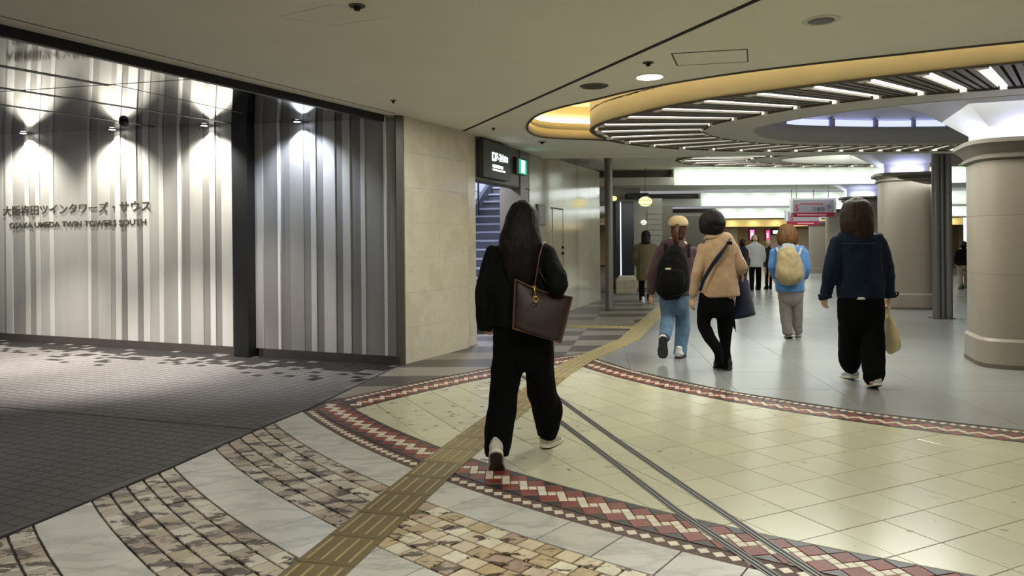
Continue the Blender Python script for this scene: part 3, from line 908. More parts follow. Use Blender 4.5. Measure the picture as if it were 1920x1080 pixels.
# black post and header of the entrance, mirror-dark soffit behind it
HP0 = Vector((-3.35, 9.17))
bm = BM(); add_box(bm, (wt(456) , -0.16, 0.0), (wt(483), 0.02, 3.2), M)
tag(obj('trim_4', bm, M_blk), kind='structure', label='black square post between the two stretches of striped wall')
bm = BM()
Mh = frame_xy(tuple(HD0), tuple(HD1)); Lh = (HD1 - HD0).length
add_box(bm, (-12, 0.0, CEIL - 0.075), (Lh, 0.05, CEIL + 0.35), Mh)
tag(obj('trim_5', bm, M_blk), kind='structure', label='black fascia along the front of the entrance recess')
M_mir = mat('dark_mirror_soffit', '#9a9a98', 0.045, metal=1.0)
bm = BM()
def sof(p):                                                      # soffit follows the top of the striped wall
    q = Vector(p) - W0; return wtop(q.dot(wd)) 
cn = [tuple(ext + Vector((-hd.y, hd.x)) * 0.05), tuple(HD1 + Vector((-hd.y, hd.x)) * 0.05), tuple(W1 - wn * 0.02), tuple(W0 - wd * 6.2 - wn * 0.02)]
lo = [bm.verts.new((x, y, sof((x, y)))) for x, y in cn]; hi = [bm.verts.new((x, y, sof((x, y)) + 0.06)) for x, y in cn]
bm.faces.new(lo); bm.faces.new(hi[::-1])
for i in range(4): bm.faces.new((lo[i], lo[(i + 1) % 4], hi[(i + 1) % 4], hi[i]))
bmesh.ops.recalc_face_normals(bm, faces=bm.faces[:])
soffit = obj('soffit_panel', bm, M_mir, ceiling)
def on_soffit(x, y):
    d = 9.0
    for _ in range(30):
        p = at(x, y, d); z = sof((p.x, p.y)); d *= (HC - z) / (HC - p.z) if abs(HC - p.z) > 1e-6 else 1
    return at(x, y, d)
def soffit_strip(name, a, b, wdt, m, dz=0.004, parent=None):
    bm = BM(); a, b = on_soffit(*a), on_soffit(*b); d = (b - a).normalized(); n = Vector((-d.y, d.x, 0)).normalized() * wdt / 2
    u = Vector((0, 0, dz))
    v = [bm.verts.new(p) for p in (a + n - u, b + n - u, b - n - u, a - n - u, a + n + u, b + n + u, b - n + u, a - n + u)]
    for f in ((0, 1, 2, 3), (7, 6, 5, 4), (0, 4, 5, 1), (1, 5, 6, 2), (2, 6, 7, 3), (3, 7, 4, 0)): bm.faces.new([v[i] for i in f])
    bmesh.ops.recalc_face_normals(bm, faces=bm.faces[:])
    return obj(name, bm, m, parent or ceiling)
soffit_strip('slot_diffuser', (-40, 116), (205, 160), 0.07, M_blk)
soffit_strip('slot_diffuser', (-40, 158), (453, 234), 0.07, M_blk)
soffit_strip('slot_diffuser', (-40, 190), (288, 237), 0.07, M_blk)
for a, b in (((0, 172), (400, 146)), ((210, 158), (453, 212))): soffit_strip('soffit_joint', a, b, 0.012, M_blk, 0.002)
# wall washers under the soffit
for x, y, p, col, lb in ((62, 247, 120, '#fffaf2', 'small wall washer lamp above the start of the lettering'), (228, 241, 120, '#fffaf2', 'small wall washer lamp behind the black dome camera'), (400, 232, 120, '#fffaf2', 'small wall washer lamp just left of the black post'), (573, 226, 75, '#dfe8ff', 'cool white wall washer lamp right of the black post')):
    q = W0 + wd * wt(x) + wn * 0.12
    z = sof((q.x, q.y))
    t = tag(empty('wall_washer', (q.x, q.y, z)), lb, 'spotlight')
    bm = BM(); add_lathe(bm, (q.x, q.y, z), [(0.045, -0.012), (0.06, -0.008), (0.06, 0.0)], 20); obj('rim', bm, M_blk, t)
    bm = BM(); add_lathe(bm, (q.x, q.y, z), [(0.02, -0.016), (0.04, -0.013)], 20); obj('lens', bm, glow('washer_lens_' + col[1:], col, 14), t)
    L = lamp('washer_lamp', 'SPOT', (q.x + wn.x * 0.3, q.y + wn.y * 0.3, z - 0.03), p * 0.95, col, (q.x - wn.x * 0.20, q.y - wn.y * 0.20, z - 1.6), 0.03, math.radians(118), 0.75)
    L.parent = t; L.matrix_parent_inverse = pinv(t)
    L = lamp('washer_lamp', 'SPOT', (q.x, q.y, z - 0.03), p * 0.36, col, (q.x - wn.x * 0.10, q.y - wn.y * 0.10, z - 1.2), 0.012, math.radians(104), 0.35)
    L.parent = t; L.matrix_parent_inverse = pinv(t)
# black dome camera hanging below the soffit
q = on_soffit(232, 222)
q = at(232, 230, q.y + 0.25)
t = tag(empty('dome_camera', (q.x, q.y, q.z)), 'black ball camera hung below the mirror soffit', 'camera')
bm = BM(); add_ball(bm, q, 0.055, seg=18); obj('ball', bm, M_blk, t, True)
bm = BM(); add_lathe(bm, q, [(0.02, 0.03), (0.02, sof((q.x, q.y)) - q.z)], 12); obj('stem', bm, M_blk, t)
# raised lettering
M_let = mat('bronze_letters', '#4b463d', 0.4, metal=0.4)
Mi = M @ Matrix.Translation((0, -0.034, 0)) @ Matrix.Rotation(PI / 2, 4, 'X')
def lettering(text, px0, px1, y0, size, bold, label, name):
    t0, t1 = wt2(px0, y0), wt2(px1, y0)
    p = W0 + wd * t0
    z = HC - 1  # replaced below
    v = None
    me = text_mesh(text, size, 0.004, bold, width=(t1 - t0))
    ys = [q.co.y for q in me.vertices]; ym = (min(ys) + max(ys)) / 2
    # height at the middle of the line
    tm = (t0 + t1) / 2; p = W0 + wd * tm
    xm = to_px((p.x, p.y, 1.8))[0]
    z = at(xm, y0, p.y).z
    me.transform(Mi @ Matrix.Translation((t0, z - ym, 0)))
    o = link_mesh(name, me, M_let, wall_left)
    o['label'] = label
    return o
def wt2(px, y):
    lo, hi = -6.0, LW
    for _ in range(50):
        m = (lo + hi) / 2; p = W0 + wd * m
        if to_px((p.x, p.y, at(px, y, p.y).z))[0] < px: lo = m
        else: hi = m
    return lo
lettering('大阪梅田ツインタワーズ・サウス', 10, 286, 391, 0.155, 0.001, 'dark raised Japanese lettering', 'raised_lettering')
lettering('OSAKA UMEDA TWIN TOWERS SOUTH', 22, 278, 419.5, 0.105, 0.001, 'dark raised Latin lettering', 'raised_lettering')
# grey end trim
bm = BM(); Mt = frame_xy((-1.30, 8.36), (-1.22, 8.41)); add_box(bm, (-0.01, -0.01, 0), (0.075, 0.14, CEIL), Mt)
tag(obj('trim_6', bm, mat('grey_end_trim', '#4d4a42', 0.45, metal=0.3)), kind='structure')
# ================================================================== STONE WALLS ON THE LEFT OF THE HALL
M_cstone = mat('polished_cream_stone', '#c6bda8', 0.14, noise=(2.6, 0.08), vary=0.03, veins=(1.3, '#d9d2c2', 0.4), specks=(14, 0.74, '#94886c'))
M_cback = mat('stone_backing', '#8f8672', 0.6)
M_gwall = mat('polished_wall_panel', '#b3ab98', 0.12, noise=(2, 0.06), vary=0.04)
def slab_wall(name, p, q, rows, cols, top0, top1, m, back, label, off=0.0, part='wall_stone', gap=0.0008):
    """clad wall from p to q; top slopes from top0 to top1"""
    Mx = frame_xy(p, q); L = math.hypot(q[0] - p[0], q[1] - p[1])
    bm = BM(); add_box(bm, (0, 0.015, 0), (L, 0.14, min(top0, top1)), Mx)
    o = tag(obj(name, bm, back), kind='structure', label=label)
    for i in range(cols):
        x0, x1 = L * i / cols, L * (i + 1) / cols
        for j in range(rows):
            z0, z1 = j / rows, (j + 1) / rows
            bm = BM()
            tz = lambda x, z: z * (top0 + (top1 - top0) * x / L)
            yj = random.uniform(-0.0006, 0.0006)
            v = [bm.verts.new(Mx @ Vector(c)) for c in ((x0 + gap, 0.02, tz(x0, z0) + gap), (x1 - gap, 0.02, tz(x1, z0) + gap), (x1 - gap, 0.02, tz(x1, z1) - gap), (x0 + gap, 0.02, tz(x0, z1) - gap),
                                                      (x0 + gap, yj, tz(x0, z0) + gap), (x1 - gap, yj, tz(x1, z0) + gap), (x1 - gap, yj, tz(x1, z1) - gap), (x0 + gap, yj, tz(x0, z1) - gap))]
            for f in ((4, 5, 6, 7), (0, 4, 7, 3), (1, 2, 6, 5), (0, 1, 5, 4), (3, 7, 6, 2), (3, 2, 1, 0)): bm.faces.new([v[k] for k in f])
            bmesh.ops.recalc_face_normals(bm, faces=bm.faces[:])
            obj(part, bm, m, o)
    return o
slab_wall('wall_stone', (-1.22, 8.42), (-0.57, 9.69), 7, 2, CEIL, CEIL, M_cstone, M_cback, 'polished cream stone wall between the striped wall and the stairs')
# pilaster set back behind it
slab_wall('wall_pilaster', (-0.575, 9.80), (-0.49, 10.05), 3, 1, CEIL, CEIL, M_cstone, M_cback, 'narrow cream stone pilaster at the edge of the stair opening')
PA, PB = Vector((-0.49, 10.05)), Vector((0.29, 12.07))             # stair opening
PD = Vector((2.08, 17.45))
# polished wall right of the opening
g = slab_wall('wall_polished', tuple(PB), tuple(PD), 1, 5, 2.86, 3.02, M_gwall, M_cback, 'glossy pale stone wall with a flush door, beside the stair opening', part='wall_panel', gap=0.004)
Mg = frame_xy(tuple(PB), tuple(PD))
LG = (PD - PB).length
def gx(px, z=1.4):
    lo, hi = -3.0, LG
    for _ in range(50):
        m = (lo + hi) / 2; p = PB + (PD - PB) * (m / LG)
        if to_px((p.x, p.y, z))[0] < px: lo = m
        else: hi = m
    return lo
M_gap = mat('door_gap', '#3d382e', 0.7)
d = tag(obj('door_1', (lambda bm: (add_box(bm, (gx(1036), -0.012, 0.02), (gx(1054), 0.0, 1.98), Mg), bm)[1])(BM()), M_gwall), kind='structure', label='flush door in the glossy wall')
bm = BM(); add_box(bm, (gx(1054), -0.014, 0.0), (gx(1054) + 0.03, 0.0, 2.0), Mg); add_box(bm, (gx(1034), -0.014, 1.98), (gx(1055), 0.0, 2.005), Mg); obj('door_joint', bm, M_gap, d)
for z in (1.27, 1.16):
    bm = BM(); p = Mg @ Vector((gx(1052), -0.03, z)); add_ball(bm, p, (0.035, 0.035, 0.028), seg=10); add_box(bm, (gx(1052) - .02, -0.03, z - .02), (gx(1052) + .02, -0.005, z + .02), Mg); obj('door_handle', bm, M_blk, d)
t = tag(empty('wall_notice', Mg @ Vector((gx(1013), -0.02, 1.9))), 'grey framed notice on the glossy wall right of the stair opening', 'notice')
bm = BM(); add_box(bm, (gx(1006), -0.03, 1.66), (gx(1020), -0.002, 2.02), Mg); obj('frame', bm, mat('notice_frame', '#5d5a52', 0.4, metal=0.5), t)
bm = BM(); add_box(bm, (gx(1007.5), -0.034, 1.69), (gx(1018.5), -0.028, 1.99), Mg); obj('sheet', bm, mat('notice_sheet', '#77746c', 0.4), t)

# lintel with the exit signs over the opening
ML = frame_xy(tuple(PA), tuple(PB)); LO = (PB - PA).length
bm = BM(); add_box(bm, (0, 0.0, 2.24), (LO + 0.02, 0.14, CEIL), ML)
lint = tag(obj('wall_lintel', bm, mat('lintel_panel', '#5c5546', 0.35, noise=(4, 0.05))), kind='structure', label='brown-grey lintel over the stair opening')
bm = BM(); add_box(bm, (0, -0.006, 2.225), (LO + 0.02, 0.15, 2.245), ML); obj('lintel_edge', bm, M_edge, lint)
def ox(px, z=2.5):
    lo, hi = -1.0, LO + 1
    for _ in range(50):
        m = (lo + hi) / 2; p = PA + (PB - PA) * (m / LO)
        if to_px((p.x, p.y, z))[0] < px: lo = m
        else: hi = m
    return lo
G_sign = glow('sign_white', '#e8fff6', 1.5); G_green = glow('exit_green', '#1fae86', 0.9); G_mint = glow('exit_mint', '#bdf7df', 1.4)
M_sbox = mat('dark_sign_box', '#2b281f', 0.35)
t = tag(empty('exit_direction_sign', ML @ Vector((0.2, -0.1, 2.5))), 'dark sign box with lit white exit number and lines, above the stair opening', 'sign')
a, b = ox(894), ox(945.5)
bm = BM(); add_box(bm, (a, -0.10, 2.285), (b, -0.002, 2.79), ML); obj('sign_box', bm, M_sbox, t)
Ms = ML @ Matrix.Translation((0, -0.104, 0)) @ Matrix.Rotation(PI / 2, 4, 'X')
zz = lambda px, y: at(px, y, (PA + (PB - PA) * (ox(px) / LO)).y).z
bm = BM(); add_box(bm, (ox(910.5), -0.106, zz(912, 302)), (ox(916.5), -0.1, zz(912, 286)), ML); obj('pictogram', bm, G_sign, t)
bm = BM(); add_box(bm, (ox(912), -0.108, zz(914, 298)), (ox(914.8), -0.1, zz(914, 290)), ML); obj('pictogram_figure', bm, M_sbox, t)
me = text_mesh('F-24', 0.15, 0.003, 0.003, width=ox(932) - ox(918)); me.transform(Ms @ Matrix.Translation((ox(918), zz(925, 303), 0))); link_mesh('sign_lettering', me, G_sign, t)
me = text_mesh('出口', 0.1, 0.003, 0.002, width=ox(940) - ox(933.5)); me.transform(Ms @ Matrix.Translation((ox(933.5), zz(936, 304.5), 0))); link_mesh('sign_lettering', me, G_sign, t)
for x1, y, hh in ((931, 316, 5.5), (935, 321.5, 3)):                # small print, too fine to read: rows of short strokes
    bm = BM(); x = 911.5
    while x < x1:
        add_box(bm, (ox(x), -0.107, zz(920, y)), (ox(min(x + 2.3, x1)), -0.1, zz(920, y - hh)), ML); x += 2.8
    o = obj('small_print', bm, G_sign, t); o['kind'] = 'stuff'
t = tag(empty('emergency_exit_sign', ML @ Vector((0.9, -0.06, 2.5))), 'small green lit emergency exit sign on the lintel', 'sign')
a, b = ox(962.5), ox(982)
bm = BM(); add_box(bm, (a, -0.055, zz(970, 327)), (b, -0.002, zz(970, 296)), ML); obj('sign_box', bm, M_sbox, t)
bm = BM(); add_box(bm, (ox(967), -0.06, zz(970, 326)), (ox(981), -0.054, zz(970, 299)), ML); obj('green_panel', bm, G_green, t)
bm = BM(); add_box(bm, (ox(970.5), -0.064, zz(974, 325)), (ox(977.5), -0.058, zz(974, 301)), ML); obj('lit_panel', bm, G_mint, t)

# stairs going up behind the opening
M_riser = mat('stair_riser', '#4f5157', 0.5, noise=(8, 0.1)); M_nose = mat('stair_nosing', '#9ea3ab', 0.45)
SO = Vector((-1.786, 11.60)); SE = Vector((0.323, 0.946)).normalized(); SW = 1.44    # foot of the flight (left end), its direction, its width
MS = frame_xy(tuple(SO), tuple(SO + SE))
st = tag(empty('staircase', (SO.x, SO.y, 0)), 'grey staircase rising behind the stair opening', 'stairs')
for k in range(18):
    x0, z0 = k * 0.27, k * 0.158
    bm = BM(); add_box(bm, (x0, -SW, max(z0 - 0.2, 0)), (x0 + 0.30, -0.02, z0 + 0.158), MS); s = obj('step', bm, M_riser, st)
    bm = BM(); add_box(bm, (x0 - 0.012, -SW, z0 + 0.128), (x0 + 0.04, -0.02, z0 + 0.162), MS); obj('nosing', bm, M_nose, s)
bm = BM(); add_box(bm, (0.67, -SW - 0.18, 0), (4.9, -SW - 0.02, 3.18), MS); add_box(bm, (0.67, -SW - 0.37, 0), (1.08, -SW - 0.18, 3.18), MS)
tag(obj('wall_stair_right', bm, mat('stair_side_panel', '#6e685a', 0.35, noise=(3, 0.05))), kind='structure')
M_tile = mat('glazed_stair_tile', '#c3c9d4', 0.25, noise=(5, 0.05), vary=0.03)
bm = BM(); add_box(bm, (-1.2, 0.045, 0), (5.0, 0.16, 3.9), MS)
sl = tag(obj('wall_stair_left', bm, mat('stair_tile_joint', '#7d828c', 0.6)), kind='structure')
for i in range(8):
    for j in range(12):
        bm = BM(); add_box(bm, (1.6 + i * 0.4 + 0.006, 0.022, 1.2 + j * 0.2 + 0.006), (2.0 + i * 0.4 - 0.006, 0.042, 1.2 + (j + 1) * 0.2 - 0.006), MS); obj('wall_tile', bm, M_tile, sl)
bm = BM(); v = [bm.verts.new(MS @ Vector(p)) for y in (-0.10, -0.022) for p in ((-0.1, y, 0.0), (4.9, y, 2.87), (4.9, y, 3.19), (-0.1, y, 0.27))]
for f in ((0, 1, 2, 3), (7, 6, 5, 4), (0, 4, 5, 1), (1, 5, 6, 2), (2, 6, 7, 3), (3, 7, 4, 0)): bm.faces.new([v[k] for k in f])
bmesh.ops.recalc_face_normals(bm, faces=bm.faces[:]); obj('stair_stringer', bm, mat('dark_stringer', '#2f3138', 0.45), st)
bm = BM(); add_tube(bm, [MS @ Vector((0.2, -0.10, 1.05)), MS @ Vector((4.8, -0.10, 3.745))], [0.022, 0.022], seg=8, sub=1); hr = obj('handrail', bm, M_blk, st)
for k in range(4):
    x = 0.6 + k * 1.3; z = 1.05 + (x - 0.2) * 0.586
    bm = BM(); add_tube(bm, [MS @ Vector((x, -0.10, z - 0.86)), MS @ Vector((x, -0.10, z))], [0.016, 0.016], seg=8, sub=1, caps=(0, 0)); obj('baluster', bm, M_blk, hr)
bm = BM(); add_box(bm, (-2.2, 10.2, 0), (-0.6, 10.28, 3)); tag(obj('wall_recess', bm, M_cback), kind='structure')
bm = BM(); add_box(bm, (4.95, -SW - 0.02, 0), (5.05, 0.04, 3.18), MS); tag(obj('wall_stair_end', bm, mat('stair_end', '#c8ccd4', 0.6)), kind='structure')
p = MS @ Vector((3.2, -0.75, 4.6)); lamp('stair_lamp', 'AREA', p, 200, '#dfe6ff', MS @ Vector((3.4, -0.6, 0)), 1.0)
p = MS @ Vector((0.2, -0.9, 2.75)); lamp('stair_lamp', 'AREA', p, 50, '#d5ddff', MS @ Vector((0.2, -0.8, 0)), 0.4)

# ================================================================== POSTS AND COLUMNS
M_post = mat('painted_steel_post', '#6f6d62', 0.4, metal=0.35, noise=(6, 0.05))
p = on_z(1143, 580)
t = tag(empty('steel_post', (p.x, p.y, 0)), 'single grey round steel post at the end of the glossy wall', 'post')
bm = BM(); add_lathe(bm, (p.x, p.y, 0), [(0.088, 0.0), (0.083, 0.02), (0.083, 3.2)], 24); shade_auto(obj('shaft', bm, M_post, t))
bm = BM(); add_lathe(bm, (p.x, p.y, 0), [(0.10, 0.0), (0.095, 0.012), (0.083, 0.014)], 24); obj('base_ring', bm, M_edge, t)
p = on_z(1768, 597)
t = tag(empty('clustered_post', (p.x, p.y, 0)), 'dark post of clustered steel pipes between the two nearest stone columns', 'post')
M_pipe = mat('dark_steel_pipe', '#6b6862', 0.38, metal=0.25, noise=(5, 0.08, (1, 1, 0.2)))
for dx, dy, r in ((-0.105, 0, 0.062), (0.105, 0, 0.062), (0, 0.105, 0.062), (0, -0.0, 0.035)):
    bm = BM(); add_lathe(bm, (p.x + dx, p.y + dy, 0), [(r, 0.0), (r, CEIL if p.y < LIP else Z2)], 18); shade_auto(obj('pipe', bm, M_pipe, t))
bm = BM(); add_box(bm, (p.x - 0.17, p.y - 0.09, 0), (p.x + 0.17, p.y + 0.17, 0.012)); obj('base_plate', bm, M_edge, t)

M_col = mat('sandstone_column', '#8d8274', 0.42, noise=(1.8, 0.06, (1, 1, 0.4)), vary=0.03, specks=(40, 0.70, '#857866'))
M_cap = mat('dark_stone_capital', '#6f675b', 0.5, noise=(4, 0.06))
M_plin = mat('brown_plinth_edge', '#5f5347', 0.5)
M_flare = mat('white_flare', '#e3e3ea', 0.6)
G_cap = glow('lit_neck', '#dfe0ff', 1.2)
AZ = math.radians(-19.5)
def column(x, y, hw, z_top, z_cap, z_neck, z_flare, z_end, label, first=False, flare=1.35):
    t = tag(empty('stone_column', (x, y, 0)), label, 'column', 'stone columns in a row')
    sq = (4.5, AZ)
    bm = BM(); add_lathe(bm, (x, y, 0), [(hw * 1.07, 0), (hw * 1.07, 0.045)], 56, sq=sq); shade_auto(obj('plinth_edge', bm, M_plin, t))
    bm = BM(); add_lathe(bm, (x, y, 0), [(hw * 1.06, 0.045), (hw * 1.06, 0.285), (hw * 1.0, 0.315)], 56, sq=sq); shade_auto(obj('plinth', bm, M_col, t))
    zs = [0.315, 0.315 + (z_top - 0.315) * 0.36, 0.315 + (z_top - 0.315) * 0.69, z_top]
    for a, b in zip(zs, zs[1:]):
        bm = BM(); add_lathe(bm, (x, y, 0), [(hw * 0.994, a), (hw, a + 0.0012), (hw, b - 0.0012), (hw * 0.994, b)], 56, sq=sq); shade_auto(obj('shaft_drum', bm, M_col, t))
    h = z_cap - z_top
    bm = BM(); add_lathe(bm, (x, y, 0), [(hw * 0.99, z_top), (hw * 1.09, z_top + 0.02), (hw * 1.09, z_top + 0.05), (hw * 1.03, z_top + 0.07), (hw * 1.12, z_top + 0.07 + h * 0.25), (hw * 1.22, z_cap - 0.05), (hw * 1.24, z_cap - 0.045), (hw * 1.24, z_cap)], 56, sq=sq); shade_auto(obj('capital', bm, M_cap, t))
    q4 = Matrix.Translation((x, y, 0)) @ Matrix.Rotation(AZ + PI / 4, 4, 'Z'); r2 = math.sqrt(2)
    bm = BM(); add_lathe(bm, (0, 0, 0), [(hw * 0.86 * r2, z_cap), (hw * 0.86 * r2, z_neck)], 4); bm.transform(q4); obj('neck', bm, M_flare, t)
    bm = BM(); add_lathe(bm, (0, 0, 0), [(hw * 0.86 * r2, z_neck), (hw * flare * r2, z_flare), (hw * flare * 1.7 * r2, z_end)], 4); bm.transform(q4); obj('flare', bm, M_flare, t)
    for k in range(4):                                           # cool tubes lying on the capital
        a = AZ + k * PI / 2; r = hw * 1.05
        p = (x + r * math.cos(a), y + r * math.sin(a), z_cap + 0.035)
        bm = BM(); add_box(bm, (-hw * .6, -0.015, 0.001), (hw * .6, 0.015, 0.02), Matrix.Translation((p[0], p[1], z_cap)) @ Matrix.Rotation(a + PI / 2, 4, 'Z')); obj('cool_tube', bm, G_cap, t)
        L = lamp('capital_lamp', 'AREA', p, 0.8, '#cdd3ff', (x, y, z_cap + 0.55), (hw * 1.2, 0.05)); L.parent = t; L.matrix_parent_inverse = pinv(t)
    return t
column(5.62, 8.10, 0.50, 2.20, 2.42, 2.56, 2.95, 3.28, 'nearest sandstone column, cut off by the right edge of the photo', flare=1.7)
column(7.83, 14.75, 0.455, 2.49, 2.66, 2.83, 3.0, 3.3, 'second sandstone column, left of the clustered post', flare=1.35)
column(10.12, 21.4, 0.475, 2.45, 2.58, 2.80, 2.95, 3.1, 'third sandstone column, half hidden behind the person in the denim jacket')
column(12.4, 28.0, 0.475, 2.38, 2.5, 2.6, 2.7, 2.8, 'fourth sandstone column, seen past the hanging signs')
t = tag(empty('stone_pillar', (12.6, 30.0, 0)), 'farthest square stone pillar under the hanging signs', 'column')
bm = BM(); add_lathe(bm, (12.55, 30.3, 0), [(0.36, 0), (0.36, 0.2), (0.34, 0.22), (0.34, 1.92)], 40, sq=(9, AZ)); shade_auto(obj('shaft', bm, M_col, t))
bm = BM(); add_lathe(bm, (12.55, 30.3, 0), [(0.36, 1.92), (0.46, 2.05), (0.46, 2.12)], 40, sq=(9, AZ)); shade_auto(obj('capital', bm, M_cap, t))
# ================================================================== FAR HALL: LIT BEAM WALLS
M_scal = mat('white_beam_wall', '#dfe2da', 0.7, noise=(2, 0.02)); M_gray = mat('grey_beam', '#aeaca0', 0.7); M_dbeam = mat('dark_recess_wall', '#4a463b', 0.8)
M_yb = mat('yellow_beam', '#d9c98a', 0.6)
def beam(n, d, x0px, y_bot, y_top, y_mid, nl, xr=1850, yel=False, left=1118, power=9):
    zb, zt = at(1500, y_bot, d).z, at(1500, y_top, d).z
    X0, X1, XL = at(x0px, 400, d).x, at(xr, 400, d).x, at(left, 400, d).x
    zm = at(1300, y_mid, d).z
    # gently bowed white face
    bm = BM()
    N = 24; A = []
    for k in range(N + 1):
        u = k / N; x = X0 + (X1 - X0) * u; y = d + 0.2 * (1 - (2 * u - 1) ** 2)
        A.append((x, y))
    back = [(x, y + 0.25) for x, y in A[::-1]]
    P = A + back
    m = len(P)
    lo = [bm.verts.new((x, y, zb)) for x, y in P]; hi = [bm.verts.new((x, y, zt)) for x, y in P]
    for i in range(m): bm.faces.new((lo[i], lo[(i + 1) % m], hi[(i + 1) % m], hi[i]))
    for i in range(N): 
        bm.faces.new((lo[i + 1], lo[i], lo[m - 1 - i], lo[m - 2 - i])); bm.faces.new((hi[i], hi[i + 1], hi[m - 2 - i], hi[m - 1 - i]))
    bmesh.ops.recalc_face_normals(bm, faces=bm.faces[:])
    w_ = tag(obj('wall_beam', bm, M_yb if yel else M_scal), kind='structure', label='bowed ' + ('yellow' if yel else 'white') + ' lit beam across the far hall')
    # grey continuation to the left: recessed dark band over a plain beam
    bm = BM(); add_box(bm, (XL, d - 0.05, zb), (X0, d + 0.25, zm)); obj('beam_face', bm, M_gray, w_)
    bm = BM(); add_box(bm, (XL, d + 0.3, zm), (X0, d + 0.5, zt)); obj('recess_face', bm, M_dbeam, w_)
    # ceiling piece in front and wash lamps along the top
    for k in range(nl):
        u = (k + 0.5) / nl; x = X0 + (X1 - X0) * u; y = d + 0.2 * (1 - (2 * u - 1) ** 2) - 0.36
        lamp('beam_lamp', 'SPOT', (x, y, min(zt, 3.2) - 0.05), power, '#fff0cc' if yel else '#f4fff8', (x, y + 0.36, zt - 0.7), 0.02, math.radians(150), 0.9)
    z = min(zt, 3.2) - 0.06
    lamp('beam_fill', 'AREA', ((X0 + X1) / 2, d - 0.42, z), power * nl * 0.26, '#fff0cc' if yel else '#f2fff6', ((X0 + X1) / 2, d + 0.3, z - 0.30), (X1 - X0, 0.08))  # unseen strip added to even out the light on the beam face
    return zb, zt
beam(1, 19.0, 1264, 345, 311, 332, 14, power=4)
beam(2, 26.0, 1314, 385, 360, 373, 12, power=6, left=1200)
beam(3, 33.0, 1342, 408, 389, 399, 12, power=7, left=1230)
beam(4, 40.0, 1352, 424, 411, 418, 12, yel=True, power=6, left=1240)
# flat ceilings between the beams, each a little lower
for d0, d1, yy in ((19.45, 25.7, 352), (26.45, 32.7, 388), (33.45, 39.7, 408), (40.45, 60.0, 424)):
    z = at(1500, yy, d0 + 0.2).z
    zt = {19.45: 3.11, 26.45: 2.93, 33.45: 2.62, 40.45: 2.28}[d0]
    bm = BM(); add_box(bm, (-2, d0, zt), (30, d1, zt + 0.1)); obj('far_panel', bm, M_ceil, ceiling)
lamp('far_hall_fill', 'AREA', (6.5, 15.0, 2.98), 130, '#f6fffa', (6, 16.2, 0), (6, 3))  # broad unseen area lamps that brighten the far hall, no fixtures
lamp('far_hall_fill', 'AREA', (8, 23, 2.95), 150, '#f6fffa', (8, 23, 0), (8, 4))
lamp('far_hall_fill', 'AREA', (9, 30, 2.7), 170, '#f6fffa', (9, 30, 0), (9, 4))
lamp('far_hall_fill', 'AREA', (12, 37, 2.3), 220, '#fff3d6', (12, 37, 0), (12, 4))

# far end: shop fronts
M_shop = mat('ochre_shop_wall', '#a58b62', 0.6, noise=(1, 0.08)); M_shop2 = mat('pale_shop_wall', '#cfc4ad', 0.6)
DE = 43.0
X = lambda px: at(px, 440, DE).x
Z = lambda y: at(1400, y, DE).z
bm = BM(); add_box(bm, (-2, DE, 0), (32, DE + 0.3, 3.0)); end = tag(obj('wall_far', bm, M_shop), kind='structure', label='ochre shop fronts at the far end of the hall')
bm = BM(); add_box(bm, (X(1340), DE - 0.06, Z(497)), (X(1382), DE - 0.01, Z(428))); obj('shop_window', bm, M_shop2, end)
bm = BM(); add_box(bm, (X(1440), DE - 0.06, Z(497)), (X(1520), DE - 0.01, Z(430))); obj('shop_window', bm, M_shop2, end)
for a, b, c, col, lb in ((1404, 1414, 430, '#ff8fd0', 'pink lit poster at the far end, left of the two'), (1434, 1443, 431, '#ff4a86', 'deep pink lit poster at the far end, right of the two')):
    t = tag(empty('lit_poster', (X(a), DE - 0.1, Z(440))), lb, 'poster')
    bm = BM(); add_box(bm, (X(a), DE - 0.12, Z(c + 20)), (X(b), DE + 0.002, Z(c))); obj('frame', bm, M_blk, t)
    bm = BM(); add_box(bm, (X(a + 1), DE - 0.13, Z(c + 19)), (X(b - 1), DE - 0.115, Z(c + 1))); obj('lit_sheet', bm, glow('poster_' + col[1:], col, 0.9), t)
    bm = BM(); add_box(bm, (X(a + 2.5), DE - 0.14, Z(c + 15)), (X(b - 4), DE - 0.125, Z(c + 6))); obj('motif', bm, glow('poster_white', '#ffe9f4', 1.1), t)
t = tag(empty('shop_sign', (X(1455), DE - 0.2, Z(436))), 'white lit shop sign in a black frame at the far end', 'sign')
bm = BM(); add_box(bm, (X(1445), DE - 0.25, Z(441)), (X(1466), DE + 0.002, Z(430))); obj('sign_box', bm, M_blk, t)
bm = BM(); add_box(bm, (X(1446.5), DE - 0.27, Z(438.5)), (X(1464.5), DE - 0.24, Z(432.5))); obj('lit_panel', bm, glow('shop_sign_white', '#f2f4ff', 1.6), t)
bm = BM(); add_box(bm, (26, 8, 0), (26.2, 44, 3.3)); tag(obj('wall_right', bm, M_shop2), kind='structure')
bm = BM(); add_box(bm, (18.4, 30, 0.0), (21.4, 30.1, 2.2)); tag(obj('window_1', bm, glow('lit_shop_window', '#dfe4ff', 1.0)), kind='structure', label='lit shop window glimpsed right of the clustered post')
bm = BM(); add_box(bm, (21.4, 29.9, 0.0), (22.6, 30.1, 2.3)); tag(obj('wall_shop', bm, mat('dark_green_front', '#1d332c', 0.5)), kind='structure')

